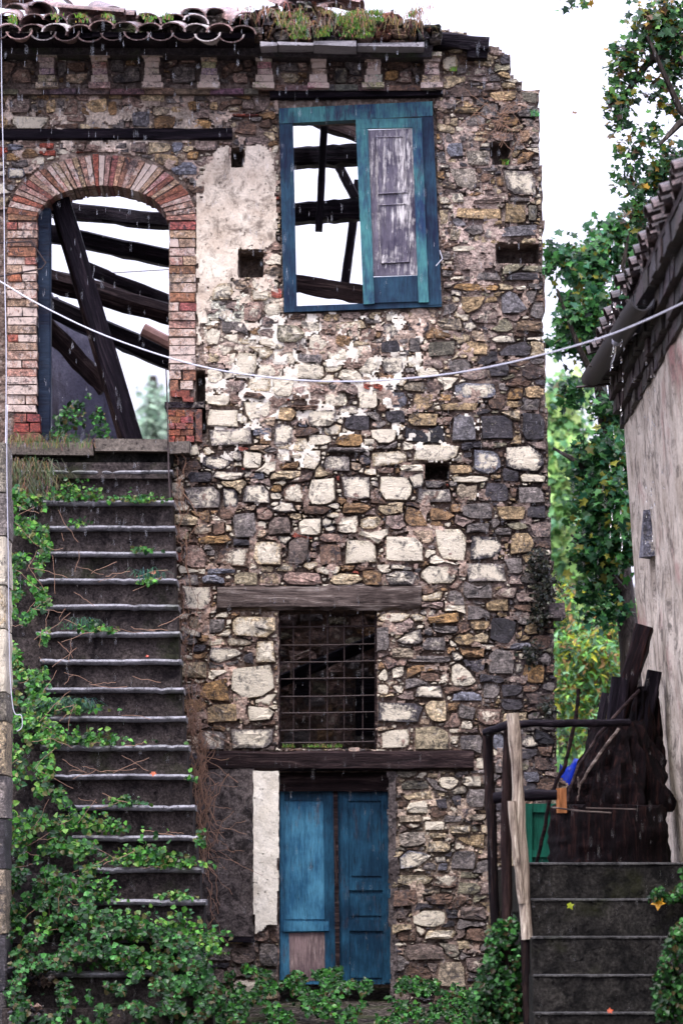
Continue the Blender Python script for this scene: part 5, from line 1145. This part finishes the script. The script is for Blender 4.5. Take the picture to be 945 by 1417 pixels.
# ------------------------------------------------------------------ raindrops and eave drips
def drops(name, pts, r, L, label, cat):
    P = np.array(pts); n = len(P); k = 5
    ring = np.array([(math.cos(2*math.pi*i/k), math.sin(2*math.pi*i/k)) for i in range(k)])
    T = np.concatenate([[(0,0,.5)], np.c_[ring*.75, np.full(k,.15)], np.c_[ring, np.full(k,-.25)], [(0,0,-.5)]])
    F_ = [(0,1+i,1+(i+1)%k) for i in range(k)]+[(1+i,1+k+i,1+k+(i+1)%k) for i in range(k)]+[(1+i,1+k+(i+1)%k,1+(i+1)%k) for i in range(k)]+[(2*k+1,1+k+(i+1)%k,1+k+i) for i in range(k)]
    rr_ = r*RNG.uniform(.6,1.2,(n,1,1)); LL = L*RNG.uniform(.5,1.3,(n,1,1))
    V_ = P[:,None]+np.concatenate([T[None,:,:2]*rr_, T[None,:,2:]*LL], 2)
    F2 = (np.array(F_)[None]+(np.arange(n)*len(T))[:,None,None]).reshape(-1,3)
    return tag(mkmesh(name, V_.reshape(-1,3), [F2], (.8,.8,.85,1), M_water, None, smooth=180, kind='stuff'), label, cat)
pp = []
for i in range(190):
    x = rnd.choice([903,918,931,860,846,925,893,937])+rnd.uniform(-3,3); y = rnd.uniform(330,760); pp.append(tuple(W(x, y, -5.8+rnd.uniform(-.4,.4))))
drops('eave_drips', pp, .0045, .028, 'bright water drops dripping from the tiled eave on the right', 'drips')
m = MB(); m.tube([W(852,478,-5.62),W(849,492,-5.62),W(845,505,-5.62),W(843,516,-5.62)],[.007,.006,.005,.003],6); tag(m.build('water_trickle', M_water, smooth=180), 'trickle of rainwater falling from the gutter spout', 'water')
pp = [tuple(W(rnd.uniform(-10,960), rnd.uniform(-10,1430), d)) for d in [rnd.uniform(-13,-.6) for _ in range(2200)]]
drops('rain', pp, .0007, .05, 'fine rain falling in front of the house', 'rain')

# ------------------------------------------------------------------ ground and hills
def gz(x, y):
    z = np.interp(y, [-40,-14,-6,-2.5,.6,6,30,90,170,260,400], [0,0,.35,.85,1.05,1.2,1.6,3,14,22,26])
    return z+.04*(fbm(x*10, y*10, 12, 44)-.5)+np.where(y > 80, 5*(fbm(x, y, 40, 46)-.5), 0)
gxs = np.concatenate([np.linspace(-400,-8,24), np.linspace(-7,7,60), np.linspace(8,400,24)]); gys = np.concatenate([np.linspace(-60,-15,8), np.linspace(-14,4,80), np.linspace(5,400,50)])
GX, GY = np.meshgrid(gxs, gys); GZ = gz(GX, GY); nx = len(gxs); ny = len(gys); idx = np.arange(nx*ny).reshape(ny, nx)
o = mkmesh('ground', np.stack([GX,GY,GZ],-1).reshape(-1,3), [np.stack([idx[:-1,:-1],idx[:-1,1:],idx[1:,1:],idx[1:,:-1]],-1).reshape(-1,4)], (.1,.1,.1,0), M_earth, None, smooth=180, kind='structure')
